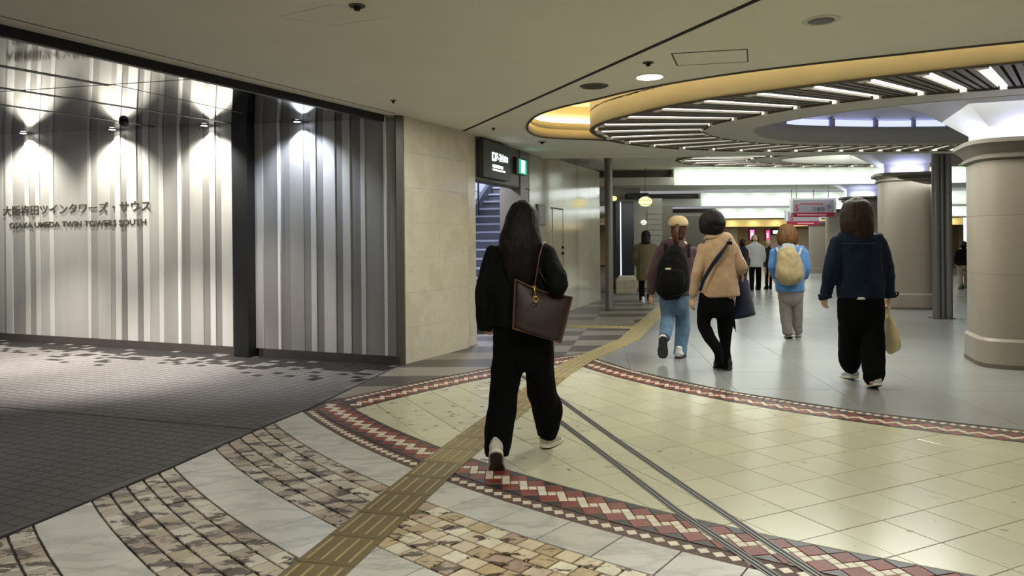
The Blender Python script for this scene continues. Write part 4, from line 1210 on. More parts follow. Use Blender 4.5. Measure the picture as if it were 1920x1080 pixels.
# left of the far hall: dark shop front, lanterns, pale piers, stone bench
M_navy = mat('dark_shop_glass', '#0b1018', 0.22)
def px_box(bm, x0, x1, y0, y1, d, th=0.1):
    a, b = at(x0, (y0 + y1) / 2, d), at(x1, (y0 + y1) / 2, d)
    z0, z1 = at((x0 + x1) / 2, y1, d).z, at((x0 + x1) / 2, y0, d).z
    add_box(bm, (a.x, d, max(z0, 0)), (b.x, d + th, z1))
t = tag(empty('glass_facade', at(1170, 520, 19.5)), 'black glass shop front with a thin white light line, behind the steel post', 'shop front')
bm = BM(); px_box(bm, 1150, 1189, 377, 560, 21.3); obj('glass', bm, M_navy, t)
bm = BM(); px_box(bm, 1163.2, 1165.0, 379, 531, 21.26, 0.05); obj('light_line', bm, glow('shop_line', '#e6ecff', 1.2), t)
bm = BM(); px_box(bm, 1149, 1155, 370, 545, 21.2, 0.1); obj('door_frame', bm, M_blk, t)
bm = BM(); px_box(bm, 1118, 1200, 352, 378, 20.9, 0.3); tag(obj('wall_shop_head', bm, M_gray), kind='structure')
bm = BM(); px_box(bm, 1176, 1216, 362, 372, 20.3, 0.4); tag(obj('trim_7', bm, M_blk), kind='structure')
bm = BM(); px_box(bm, 1189, 1242, 372, 560, 21.6, 0.2); pier = tag(obj('wall_pier', bm, mat('pale_pier', '#a9a698', 0.4, noise=(2, 0.04))), kind='structure')
for k in range(12):
    bm = BM(); px_box(bm, 1214, 1240, 392 + k * 10, 401 + k * 10, 21.57, 0.02); obj('wall_board', bm, mat('pale_board', '#b5b2a4', 0.4), pier)
bm = BM(); px_box(bm, 1242, 1262, 388, 560, 22.5, 0.2); tag(obj('wall_gap', bm, mat('brown_pier', '#6b6252', 0.5)), kind='structure')
bm = BM(); px_box(bm, 1262, 1345, 405, 540, 24.0, 0.2); tag(obj('wall_dark', bm, mat('dark_shop_wall', '#4d463a', 0.5)), kind='structure')
for x, y, d, r, lb in ((1210, 378, 18.6, 12.5, 'glowing yellow round lantern hung beside the black shop front'), (1151, 372, 20.0, 6, 'glowing yellow lantern half hidden behind the steel post'), (1207, 417, 21.4, 6, 'small pale wall lamp on the pier behind the hooded coat')):
    c = at(x, y, d); R = r * d / FOC
    nm = 'lantern' if r != 6 or x < 1160 else 'wall_lamp'
    t = tag(empty(nm, c), lb, 'lamp')
    bm = BM(); add_ball(bm, c, (R, R, R * 0.74), seg=18); obj('shade', bm, glow('lantern_glow', '#ffe98f', 1.5) if nm == 'lantern' else glow('pale_lamp_glow', '#fff6dd', 1.0), t, True)
    for k in (-0.45, 0.1):
        bm = BM(); add_lathe(bm, c, [(R * 0.99, R * k), (R * 0.99, R * k + 0.012)], 20); obj('hoop', bm, mat('lantern_hoop', '#5a4a20', 0.6), t)
    bm = BM()
    if nm == 'lantern': add_lathe(bm, c, [(R * 0.45, R * 0.8), (R * 0.42, R * 1.0), (0.006, R * 1.02), (0.006, 3.215 - c.z)], 14)
    else: add_box(bm, (c.x - 0.02, c.y, c.z - 0.02), (c.x + 0.02, c.y + 0.28, c.z + 0.02))
    obj('hanger', bm, M_blk, t)
t = tag(empty('stone_bench', on_z(1178, 548)), 'low pale stone bench block below the black shop front', 'bench')
a = on_z(1156, 549); b = on_z(1198, 546)
bm = BM()
pts = [(a.x, a.y), (b.x - 0.15, b.y - 0.4), (b.x, b.y + 0.3), (a.x + 0.1, a.y + 0.9)]
add_poly_prism(bm, pts, 0, 0.38, 0, 0.05); obj('block', bm, mat('bench_stone', '#a79a84', 0.5, noise=(6, 0.15)), t)
bm = BM(); add_poly_prism(bm, shrink(pts, 0.12), 0.38, 0.43, 0, 0.02); obj('seat_slab', bm, mat('bench_top', '#b8ad98', 0.45), t)

# ================================================================== HANGING SIGNS
M_sgrey = mat('sign_grey', '#908a8e', 0.4); M_sred = mat('sign_red', '#931f3a', 0.4); M_swht = mat('sign_white_frame', '#cdcdc9', 0.5); M_stxt = mat('sign_text_grey', '#5b5660', 0.5)
M_ssred = mat('sign_letter_red', '#a3324a', 0.5); M_pink = mat('sign_pink_text', '#e9b3bd', 0.5)
def hang_sign(x0, x1, y0, y1, yr, d, label, small):
    a, b = at(x0, (y0 + y1) / 2, d), at(x1, (y0 + y1) / 2, d)
    z1, z0, zr = at(x0, y0, d).z, at(x0, y1, d).z, at(x0, yr, d).z
    k = d / FOC
    t = tag(empty('hanging_sign', ((a.x + b.x) / 2, d, z0)), label, 'sign', 'hanging direction signs')
    bm = BM(); add_box(bm, (a.x - 4 * k, d, zr), (b.x + 5 * k, d + 0.12, z1 + 3 * k)); obj('sign_frame', bm, M_swht, t)
    bm = BM(); add_box(bm, (a.x, d - 0.012, zr), (b.x, d + 0.002, z1)); obj('grey_panel', bm, M_sgrey, t)
    bm = BM(); add_box(bm, (a.x, d - 0.018, z0), (b.x + 1 * k, d + 0.13, zr)); obj('red_band', bm, M_sred, t)
    for x in (a.x + 8 * k, b.x - 8 * k):
        bm = BM(); add_tube(bm, [(x, d + 0.06, z1), (x, d + 0.06, z1 + 0.75)], [0.012, 0.012], seg=8, sub=1); obj('hanger_rod', bm, M_pipe, t)
    R = Matrix.Translation((0, d - 0.014, 0)) @ Matrix.Rotation(PI / 2, 4, 'X')
    def put(s, x, y, h, m, wpx=None, bold=0.001):
        me = text_mesh(s, h * k * 1.35, 0.001, bold, width=(wpx * k if wpx else None))
        p = at(x, y, d); me.transform(R @ Matrix.Translation((p.x, p.z, 0))); link_mesh('sign_lettering', me, m, t)
    def small_print(xa, xb, ya, yb, m, dy=.014):                     # print too fine to read: rows of short strokes
        bm = BM(); x = xa
        while x < xb:
            p, q = at(x, yb, d), at(min(x + 2.6, xb), ya, d); add_box(bm, (p.x, d - dy - .002, p.z), (q.x, d - dy + .003, q.z)); x += 3.4
        o = obj('small_print', bm, m, t); o['kind'] = 'stuff'
    put('S', x0 + 3, yr - (3 if not small else 1.5), (yr - y0) * 0.55 if not small else 9, M_ssred, 7.5, 0.006)
    if not small:
        small_print(x0 + 13, x0 + 56, y0 + 6.5, y0 + 9, M_ssred)
        put('三番街', x0 + 36, yr - 4, 6.0, M_stxt, 23, 0.004)
        p = at(x1 - 9.5, (y0 + yr) / 2 + 1, d)
        bm = BM()
        for q in range(20):
            u, v = 2 * PI * q / 20, 2 * PI * (q + 1) / 20
            v4 = [(p.x + r * k * math.cos(s), p.z + r * k * math.sin(s)) for r, s in ((3.6, u), (3.6, v), (2.5, v), (2.5, u))]
            f0 = [bm.verts.new((x, d - 0.016, z)) for x, z in v4]; bm.faces.new(f0)
            f1 = [bm.verts.new((x, d - 0.012, z)) for x, z in v4]; bm.faces.new(f1[::-1])
            for i in range(4): bm.faces.new((f0[i], f1[i], f1[(i + 1) % 4], f0[(i + 1) % 4]))
        bmesh.ops.remove_doubles(bm, verts=bm.verts[:], dist=1e-5)
        obj('arrow_ring', bm, M_stxt, t)
        me = text_mesh('↑', 5.5 * k, 0.001, 0.002); me.transform(R @ Matrix.Translation((p.x - 1.6 * k, p.z - 1.8 * k, 0))); link_mesh('arrow', me, M_stxt, t)
        small_print(x0 + 8, x0 + 62, y1 - 5.2, y1 - 3, M_pink, .02)
    else:
        small_print(x0 + 18, x0 + 48, y1 - 4.5, y1 - 2.8, M_pink, .02)
def hs(d): pass
hang_sign(1487, 1563, 374.5, 407, 399, 22.0, 'grey and red hanging direction sign with a red S, the front and higher of two', False)
hang_sign(1477.5, 1535, 397, 422.5, 415, 25.0, 'grey and red hanging direction sign with a red S, the lower one behind', True)
# ================================================================== PEOPLE
from mathutils import noise as mnoise
M_skin = mat('skin', '#c99f80', 0.5, noise=(20, 0.05))
def cloth(name, h, rough=0.85, amt=0.12, bs=60, sheen=0.2): return mat(name, h, rough, spec=0.12, noise=(16, amt), bump=(bs, 0.25), sheen=sheen)
def hairmat(name, h, h2=None): return mat(name, h, 0.5, spec=0.18, noise=(60, 0.4, (1, 1, 0.05)), bump=(70, 0.5, (1, 1, 0.06)))
H_black = hairmat('hair_black', '#15110e'); H_brown = hairmat('hair_dark_brown', '#2b1d15'); H_long = hairmat('hair_long_brown', '#120b07'); H_chest = hairmat('hair_chestnut', '#5c3f22')
M_eye = mat('eye_white', '#e8e4dd', 0.3); M_iris = mat('iris_dark', '#1c120b', 0.2); M_lip = mat('lip', '#a5605a', 0.5)

def remesh(name, bm, vox, m, parent, smooth=2, folds=None, fade=None):
    me = bpy.data.meshes.new('raw'); bm.to_mesh(me); bm.free()
    o = bpy.data.objects.new('raw', me)
    r = o.modifiers.new('r', 'REMESH'); r.mode = 'VOXEL'; r.voxel_size = vox
    if smooth:
        s = o.modifiers.new('s', 'SMOOTH'); s.iterations = smooth; s.factor = 0.5
    out = baked(o)
    bpy.data.objects.remove(o); bpy.data.meshes.remove(me)
    out.name = name
    if folds:
        amp, sc = folds
        for v in out.vertices:
            p = v.co
            n = mnoise.noise(Vector((p.x * sc, p.y * sc, p.z * sc * 0.55))) + 0.5 * mnoise.noise(Vector((p.x * sc * 2.3 + 5, p.y * sc * 2.3, p.z * sc * 1.6)))
            v.co = p + v.normal * (amp * n)
    for p in out.polygons: p.use_smooth = True
    out.materials.clear(); out.materials.append(m)
    return link_mesh(name, out, None, parent)
def rows_tube(bm, D, rows, seg=20, caps=(1, 1), grow=0.0, sub=4, capk=1.0):
    """rows: (y, x_left, x_right, half depth, nearer/farther offset) - outline of a garment read off row by row"""
    pts, rad = [], []
    for r in rows:
        y, xl, xr, dep = r[:4]; off = r[4] if len(r) > 4 else 0.0
        a, b = at(xl, y, D + off), at(xr, y, D + off)
        pts.append((a + b) / 2); rad.append(((b - a).length / 2 + grow, dep + grow))
    add_tube(bm, pts, rad, (1, 0, 0), seg, sub, caps, 0, capk)
def J(D, p): return at(p[0], p[1], D + (p[2] if len(p) > 2 else 0.0))
def add_head(bm, c, h, yaw, pitch=0.0):
    """skull, jaw, nose, ears, brow; c = middle of the head, h = chin to crown; yaw 0 looks away from the camera"""
    R = Matrix.Rotation(-yaw, 4, 'Z') @ Matrix.Rotation(pitch, 4, 'X'); w = h * 0.34
    P = lambda x, y, z: c + R @ Vector((x * h, y * h, z * h))
    add_ball(bm, P(0, -0.04, 0.12), (w * 0.98, h * 0.42, h * 0.38), R, 20)
    add_tube(bm, [P(0, 0.06, 0.05), P(0, 0.10, -0.18), P(0, 0.16, -0.42)], [(w * 0.92, h * 0.33), (w * 0.8, h * 0.27), (w * 0.36, h * 0.12)], R @ Vector((1, 0, 0)), 16, 3)
    add_tube(bm, [P(0, 0.37, 0.02), P(0, 0.45, -0.11), P(0, 0.41, -0.15)], [h * 0.035, h * 0.055, h * 0.05], R @ Vector((1, 0, 0)), 10, 3)
    for s in (-1, 1):
        add_tube(bm, [P(s * 0.335, -0.02, 0.06), P(s * 0.37, -0.05, -0.02), P(s * 0.335, 0.0, -0.12)], [(h * 0.03, h * 0.06)] * 3, R @ Vector((0.3 * s, 1, 0)), 8, 2)
        add_ball(bm, P(s * 0.14, 0.345, 0.055), (h * 0.1, h * 0.04, h * 0.03), R, 8)
        add_ball(bm, P(s * 0.17, 0.30, -0.12), (h * 0.09, h * 0.07, h * 0.09), R, 8)
    add_ball(bm, P(0, 0.36, -0.25), (h * 0.10, h * 0.05, h * 0.035), R, 8)
    return P, R
def add_hand(bm, wrist, d, palm_n, s=1.0, thumb=1, curl=0.5):
    """palm and five unequal, bent fingers; d = pointing direction, palm_n = the way the palm faces"""
    d = d.normalized(); n = (palm_n - d * palm_n.dot(d)).normalized(); x = d.cross(n)
    L = 0.082 * s
    add_tube(bm, [wrist - d * 0.02, wrist + d * 0.02 * s, wrist + d * L * 0.7, wrist + d * L], [(0.024 * s, 0.017 * s), (0.030 * s, 0.015 * s), (0.039 * s, 0.014 * s), (0.038 * s, 0.011 * s)], x, 12, 3)
    for k, (o, l) in enumerate(((-0.030, 0.070), (-0.010, 0.080), (0.010, 0.076), (0.029, 0.060))):
        b = wrist + d * (L * 0.96 - 0.004 * abs(k - 1.2)) + x * (o * s * thumb * -1)
        l *= s; c = curl
        p1 = b + (d * math.cos(c * 0.6) + n * math.sin(c * 0.6)) * l * 0.45
        p2 = p1 + (d * math.cos(c * 1.4) + n * math.sin(c * 1.4)) * l * 0.32
        p3 = p2 + (d * math.cos(c * 2.2) + n * math.sin(c * 2.2)) * l * 0.25
        add_tube(bm, [b - d * 0.012, b, p1, p2, p3], [0.0092 * s, 0.0092 * s, 0.0086 * s, 0.008 * s, 0.0068 * s], x, 8, 2)
    b = wrist + d * L * 0.25 + x * (0.030 * s * thumb)
    v = (d * 0.8 + x * (0.62 * thumb) + n * 0.25).normalized()
    p1 = b + v * 0.034 * s; p2 = p1 + (d * 0.95 + x * 0.12 * thumb + n * 0.4).normalized() * 0.030 * s
    add_tube(bm, [b - v * 0.012, b, p1, p2], [0.013 * s, 0.0125 * s, 0.011 * s, 0.0085 * s], n, 8, 2)
def shoe(parent, ball, yaw, pitch, L, wd_, up_m, sole_m, tall=0.075, roll=0.0):
    """ball = place of the ball of the foot on the ground; pitch lifts the heel"""
    R = Matrix.Translation(ball) @ Matrix.Rotation(-yaw, 4, 'Z') @ Matrix.Rotation(-pitch, 4, 'X')
    T = lambda x, y, z: R @ Vector((x, y, z))
    q = L * 0.30; hl = -L * 0.70; hw = wd_ / 2
    bm = BM()
    side = (R.to_3x3() @ Vector((1, 0, 0)))
    add_tube(bm, [T(0, hl + .03, tall * .62), T(0, hl + .08, tall * .62), T(0, -0.02, tall * .46), T(0, q - .05, tall * .36)], [(hw * .80, tall * .55), (hw * .82, tall * .55), (hw * .98, tall * .42), (hw * .8, tall * .30)], side, 16, 3)
    add_tube(bm, [T(0, hl + .05, tall * .7), T(0, hl + .055, tall * 1.45)], [(hw * .72, .045), (hw * .66, .045)], side, 14, 1)
    s = remesh('shoe', bm, 0.010, up_m, parent, 1)
    bm = BM()
    a = [(hw * .80 * math.sin(t), hl + .045 - .045 * math.cos(t)) for t in (0.0, .5, 1.0, 1.5)]
    out = a[1:] + [(hw * .86, hl + .12), (hw * 1.02, -0.02), (hw * .98, q * .45), (hw * .62, q * .9)] + [(0, q)]
    pts = [(0, hl)] + out + [(-x, y) for x, y in out[:-1][::-1]]
    fs = add_poly_prism(bm, pts, 0.0, tall * .30, 0, 0.004)
    bmesh.ops.transform(bm, matrix=R, verts=bm.verts[:])
    obj('sole', bm, sole_m, s)
    bm = BM(); add_poly_prism(bm, shrink(pts, 0.012), -0.004, 0.001); bmesh.ops.transform(bm, matrix=R, verts=bm.verts[:]); obj('tread', bm, M_soled, s)
    return s
def eyes(parent, P, h):
    for s in (-1, 1):
        bm = BM(); add_ball(bm, P(s * 0.15, 0.325, -0.0), h * 0.05, seg=10); e = obj('eye', bm, M_eye, parent, True)
        bm = BM(); add_ball(bm, P(s * 0.15, 0.358, -0.0), h * 0.026, seg=8); obj('iris', bm, M_iris, e, True)
    bm = BM(); add_ball(bm, P(0, 0.385, -0.25), (h * 0.085, h * 0.03, h * 0.022), seg=8); obj('mouth', bm, M_lip, parent, True)

def person(label, D, head, arms, legs, torso, top_m, sleeves, hips, leg_rows, trouser_m, hair, hair_m, feet, shoe_m, sole_m, group=None, vox=0.011, hands=(None, None), top_name='jacket', folds=(0.010, 9), yaw=0.0, hem_flat=True, mats_extra=None, bodyvox=0.0085, pitch=0.0, tall=0.075, shoe_w=0.1, shoe_l=0.26, sleeve_ext=-0.005):
    k = D / FOC
    base = on_z(head[0], max(f[1] for f in feet)) if False else Vector((at(head[0], 600, D).x, D, 0))
    t = tag(empty('person', base), label, 'person', group)
    # one continuous body
    bm = BM()
    cx, y0, y1 = head[:3]; off = head[3] if len(head) > 3 else 0.0
    c = (at(cx, y0, D + off) + at(cx, y1, D + off)) / 2; h = (y1 - y0) * (D + off) / FOC
    P, R = add_head(bm, c, h, yaw, pitch)
    nb = at((torso[0][1] + torso[0][2]) / 2, torso[1][0] + 2, D)
    add_tube(bm, [P(0, -0.05, -0.1), P(0, -0.05, -0.45), nb], [h * .24, h * .24, h * .30], seg=14, sub=3)
    rows_tube(bm, D, [(r[0], r[1] + (r[2] - r[1]) * .12, r[2] - (r[2] - r[1]) * .12, r[3] * .82, r[4] if len(r) > 4 else 0) for r in torso[1:]] + [(r[0], r[1] + (r[2] - r[1]) * .12, r[2] - (r[2] - r[1]) * .12, r[3] * .82) for r in hips[1:]])
    hsz = h / 0.225
    for i, a in enumerate(arms):
        pts = [J(D, p) for p in a]
        add_tube(bm, pts, [0.046, 0.038, 0.026], seg=12, sub=4)
        hd_ = hands[i] or dict()
        d = hd_.get('d', (pts[2] - pts[1]).normalized()); s = -1 if i == 0 else 1
        add_hand(bm, pts[2] + d * 0.01, d, Vector(hd_.get('n', (-s * 0.9, 0.4, 0))), 0.95 * hsz, s * hd_.get('thumb', 1), hd_.get('curl', 0.55))
    for l in legs:
        pts = [J(D, p) for p in l]
        add_tube(bm, pts, [0.075, 0.052, 0.036], seg=12, sub=4)
    body = remesh('body', bm, bodyvox, M_skin, t, 2)
    eyes(body, P, h)
    # garments
    bm = BM()
    rows_tube(bm, D, torso, 24, (1, 0 if hem_flat else 1))
    for a, rr in zip(arms, sleeves):
        if rr is None: continue
        pts = [J(D, p) for p in a]
        e = pts[2] + (pts[2] - pts[1]).normalized() * sleeve_ext
        add_tube(bm, [pts[0], (pts[0] + pts[1]) / 2, pts[1], (pts[1] + e) / 2, e], [r * k for r in rr], seg=14, sub=4, caps=(1, 0))
    top = remesh(top_name, bm, vox, top_m, t, 2, folds)
    bm = BM()
    rows_tube(bm, D, hips, 24, (1, 1))
    for rows in leg_rows: rows_tube(bm, D, rows, 18, (1, 0))
    remesh('trousers', bm, vox, trouser_m, t, 2, (folds[0] * 1.1, folds[1]))
    if hair:
        bm = BM()
        for part in hair:
            if part[0] == 'rows': rows_tube(bm, D, part[1], 22, capk=0.3)
            elif part[0] == 'tube': add_tube(bm, [J(D, p) for p in part[1]], [r * k for r in part[2]], seg=12)
        remesh('hair', bm, 0.012 if D < 12 else 0.016, hair_m, t, 2, (0.006, 22))
    for f in feet:
        # (x, y, yaw, pitch[, height])
        b = on_z(f[0], f[1]) if len(f) < 5 else Vector((at(f[0], f[1], f[4]).x, f[4], at(f[0], f[1], f[4]).z))
        if len(f) < 5: b.z = 0.0
        shoe(t, b, math.radians(f[2]), math.radians(f[3]), shoe_l, shoe_w, shoe_m, sole_m, tall)
    return t, P, R, h, top

def pouch(name, corners, thick, m, parent, bulge=0.04, n=10, sag=0.0):
    """soft bag between four corners (TL, TR, BR, BL), padded both ways"""
    TL, TR, BR, BL = corners
    nrm = (TR - TL).cross(BL - TL).normalized()
    bm = BM(); F, B = [], []
    for j in range(n + 1):
        v = j / n; rf, rb = [], []
        for i in range(n + 1):
            u = i / n
            p = (TL * (1 - u) + TR * u) * (1 - v) + (BL * (1 - u) + BR * u) * v
            p = p + Vector((0, 0, -sag * math.sin(PI * u) * (1 - v)))
            e = min(math.sin(PI * u) ** 0.5 if 0 < u < 1 else 0, 1)
            q = thick * (0.25 + 0.75 * v ** 0.6) * e + bulge * math.sin(PI * u) * math.sin(PI * min(v * 1.1, 1)) + 0.004
            q += 0.006 * mnoise.noise(p * 14)
            rf.append(bm.verts.new(p + nrm * q * .5)); rb.append(bm.verts.new(p - nrm * q * .5))
        F.append(rf); B.append(rb)
    for j in range(n):
        for i in range(n):
            bm.faces.new((F[j][i], F[j][i + 1], F[j + 1][i + 1], F[j + 1][i])); bm.faces.new((B[j][i + 1], B[j][i], B[j + 1][i], B[j + 1][i + 1]))
    for i in range(n):
        bm.faces.new((F[0][i + 1], F[0][i], B[0][i], B[0][i + 1])); bm.faces.new((F[n][i], F[n][i + 1], B[n][i + 1], B[n][i]))
        bm.faces.new((F[i][0], F[i + 1][0], B[i + 1][0], B[i][0])); bm.faces.new((F[i + 1][n], F[i][n], B[i][n], B[i + 1][n]))
    bmesh.ops.recalc_face_normals(bm, faces=bm.faces[:])
    return obj(name, bm, m, parent, True)

C_blk = cloth('black_cloth', '#0b0b0c', 0.9, 0.15, sheen=0.04); C_trou = cloth('black_trousers', '#060607', 0.95, 0.12, sheen=0.0)
M_sneak = mat('pale_sneaker', '#b9b1a0', 0.6, noise=(20, 0.08)); M_sole = mat('pale_sole', '#cdc6b6', 0.6); M_soled = mat('dark_sole', '#2e2c29', 0.7)
M_gold = mat('gold_metal', '#d8a93a', 0.25, metal=1.0)

# ---------------------------------------------------------------- woman in black with the brown bag, nearest
D = 4.72
person('person in black with long dark hair and brown shoulder bag, nearest the camera', D,
    (981, 382, 443), [[(926, 474, 0), (906, 548, -.03), (910, 601, .0)], [(1026, 474, 0), (1048, 534, -.24), (1026, 552, .04)]],
    [[(953, 655), (945, 742, .0), (929, 838, -.22)], [(1012, 655), (1018, 745, .10), (1025, 815, .24)]],
    [(450, 958, 1004, .07), (457, 942, 1014, .09), (466, 926, 1030, .11), (495, 916, 1041, .13), (535, 917, 1043, .14), (580, 920, 1041, .14), (612, 922, 1040, .14)],
    cloth('black_green_jacket', '#0c0d09', 0.85, 0.2, sheen=0.0), [(17, 17.5, 17, 16.5, 15.5), (17, 18, 18, 15, 12)],
    [(600, 925, 1037, .125), (640, 923, 1038, .13), (668, 924, 1038, .125)],
    [[(655, 926, 980, .10), (690, 921, 981, .10, -.01), (739, 917, 972, .09, -.05), (790, 911, 965, .085, -.14), (836, 907, 958, .085, -.22), (856, 910, 955, .085, -.24)],
     [(655, 984, 1038, .10), (700, 986, 1038, .10, .04), (740, 990, 1046, .09, .10), (770, 998, 1054, .09, .16), (795, 1004, 1050, .085, .2), (818, 1009, 1042, .08, .22)]],
    C_trou, [('rows', [(381, 967, 993, .05, .0), (390, 956, 1003, .09, -.01), (405, 950, 1009, .115, -.02), (430, 943, 1013, .115, -.04), (455, 934, 1017, .10, -.07), (480, 938, 1016, .085, -.09), (510, 945, 1008, .06, -.11), (535, 955, 1000, .03, -.12)])], H_long,
    [(931, 882, 0, 52), (1040, 830, 26, 4)], M_sneak, M_sole, folds=(0.010, 9), sleeve_ext=0.062, hands=(dict(curl=1.5), dict(curl=1.0)), shoe_w=0.108, shoe_l=0.27, tall=0.085)
t = tag(empty('shoulder_bag', at(1012, 600, D - .2)), 'brown leather tote bag on the shoulder of the person in black', 'bag')
M_lea = mat('brown_leather', '#2a1a13', 0.55, noise=(10, 0.15), bump=(80, 0.15)); M_lea2 = mat('tan_leather_edge', '#52311f', 0.45)
cs = [at(966, 524, D - .20), at(1072, 557, D - .15), at(1051, 641, D - .18), at(962, 615, D - .22)]
pouch('bag_body', cs, 0.09, M_lea, t, 0.05, 12, 0.03)
for a, b, nm in ((0, 3, 'piping'), (3, 2, 'piping'), (1, 2, 'piping'), (0, 1, 'top_binding')):
    bm = BM(); nr = Vector((0, -0.028, 0)) if a != 0 or b == 3 else Vector((0, -0.01, 0)); p, q = cs[a] + nr, cs[b] + nr
    mid = (p + q) / 2 - (Vector((0, 0, 0.02)) if nm == 'top_binding' else Vector((0, 0.0, 0)))
    add_tube(bm, [p, mid, q], [0.006] * 3, seg=8, sub=4); obj(nm, bm, M_lea2, t, True)
for dy, xx in ((-.26, 1003), (-.14, 1022)):
    bm = BM(); add_tube(bm, [at(1002 if xx == 1003 else 1030, 538, D + dy), at(1008, 500, D + dy + .02), at(1015, 466, D - .13), at(1022, 456, D - .05), at(1028, 462, D + .06)], [(0.004, 0.011)] * 5, seg=8); obj('strap', bm, M_lea2, t, True)
bm = BM()
c = at(1004.5, 561, D - .285)
for q in range(16):
    u, v = 2 * PI * q / 16, 2 * PI * (q + 1) / 16
    add_tube(bm, [c + Vector((0.015 * math.cos(u), 0, 0.015 * math.sin(u))), c + Vector((0.015 * math.cos(v), 0, 0.015 * math.sin(v)))], [0.005, 0.005], seg=6, sub=1)
obj('ring_charm', bm, M_gold, t, True)
bm = BM(); add_tube(bm, [at(1001.5, 538, D - .28), at(1003.5, 548, D - .285), at(1004.5, 557, D - .285)], [0.0025] * 3, seg=6); add_box(bm, tuple(at(998, 540, D - .285)), tuple(at(1005, 536, D - .27))); obj('clasp', bm, M_gold, t)

# ---------------------------------------------------------------- person with the cap and black backpack
D = 8.75
C_jean = cloth('blue_denim', '#58728b', 0.85, 0.16); C_plum = cloth('plum_jacket', '#4a3538', 0.85, 0.18)
tt, P, R, h, _ = person('person in a beige cap and blue jeans with a black backpack, walking away', D,
    (1271, 409, 447), [[(1237, 470), (1223, 512, -.02), (1221, 552, .04)], [(1299, 470), (1305, 508, .0), (1299, 540, .16)]],
    [[(1252, 560), (1250, 604, -.02), (1243, 634, -.36)], [(1280, 560), (1281, 612, .06), (1275, 660, .0)]],
    [(450, 1258, 1286, .07), (456, 1244, 1296, .09), (464, 1235, 1302, .11), (490, 1231, 1304, .13), (530, 1233, 1300, .14), (552, 1235, 1297, .14)],
    C_plum, [(10, 10, 9.5, 9, 8), (10, 10, 9.5, 8, 7)],
    [(545, 1236, 1295, .12), (560, 1236, 1295, .12), (574, 1237, 1294, .12)],
    [[(566, 1237, 1267, .09), (596, 1238, 1265, .085, -.03), (618, 1236, 1261, .075, -.18), (634, 1234, 1256, .07, -.32)], [(566, 1264, 1294, .09), (610, 1267, 1294, .085, .05), (640, 1265, 1290, .08, .04), (666, 1262, 1287, .08, .0)]],
    C_jean, [('rows', [(414, 1259, 1284, .10, -.0), (425, 1257, 1287, .11, -.0), (440, 1259, 1285, .09, -.02), (448, 1263, 1280, .06, -.05)]), ('tube', [(1270, 424, -.12), (1266, 438, -.17), (1268, 452, -.15), (1272, 462, -.13)], [4.5, 6, 5.5, 3])], hairmat('hair_ponytail', '#4a3020'),
    [(1243, 660, 5, 80, 8.36), (1277, 669, 24, 3)], mat('white_shoe', '#c9c8c4', 0.6), M_soled, hands=(dict(curl=0.7), None), shoe_w=0.115)
bm = BM(); Rc = R.to_3x3()
add_lathe(bm, (0, 0, 0), [(0.118, 0), (0.12, 0.03), (0.112, 0.07), (0.085, 0.105), (0.04, 0.124), (0.01, 0.127)], 24)
bmesh.ops.transform(bm, matrix=Matrix.Translation(P(0, -0.04, 0.10)), verts=bm.verts[:])
cap = obj('cap', bm, mat('beige_cap', '#b8a17c', 0.9, noise=(12, 0.06)), tt, True)
bm = BM(); add_poly_prism(bm, [(P(0, 0, 0).x + x, P(0, 0, 0).y + y) for x, y in ((-.09, .08), (.09, .08), (.075, .17), (0, .20), (-.075, .17))], P(0, 0, 0.1).z, P(0, 0, 0.1).z + 0.008); obj('cap_brim', bm, MATS['beige_cap'], cap)
t = tag(empty('backpack', at(1260, 550, D - .2)), 'black backpack worn by the person in the beige cap', 'backpack')
bm = BM(); rows_tube(bm, D, [(470, 1252, 1282, .07, -.23), (482, 1242, 1288, .10, -.25), (505, 1231, 1292, .12, -.27), (532, 1228, 1293, .12, -.27), (546, 1230, 1289, .11, -.26), (552, 1238, 1282, .08, -.25)], 22)
remesh('pack_body', bm, 0.013, C_blk, t, 2, (0.014, 9))
bm = BM(); rows_tube(bm, D, [(510, 1238, 1284, .05, -.37), (530, 1234, 1286, .06, -.375), (545, 1240, 1280, .04, -.36)], 18); remesh('front_pocket', bm, 0.012, C_blk, t, 1, (0.006, 10))
bm = BM(); add_box(bm, tuple(at(1248, 505.5, D - .405)), tuple(at(1257, 502, D - .38))); obj('white_tab', bm, M_white, t)
for x0, x1 in ((1243, 1248), (1288, 1292)):
    bm = BM(); add_tube(bm, [at(x0 + 4, 482, D - .24), at(x1, 462, D - .14), at(x1, 457, D - .02), at(x1, 466, D + .1)], [(0.02, 0.006)] * 4, seg=8); obj('shoulder_strap', bm, C_blk, t, True)

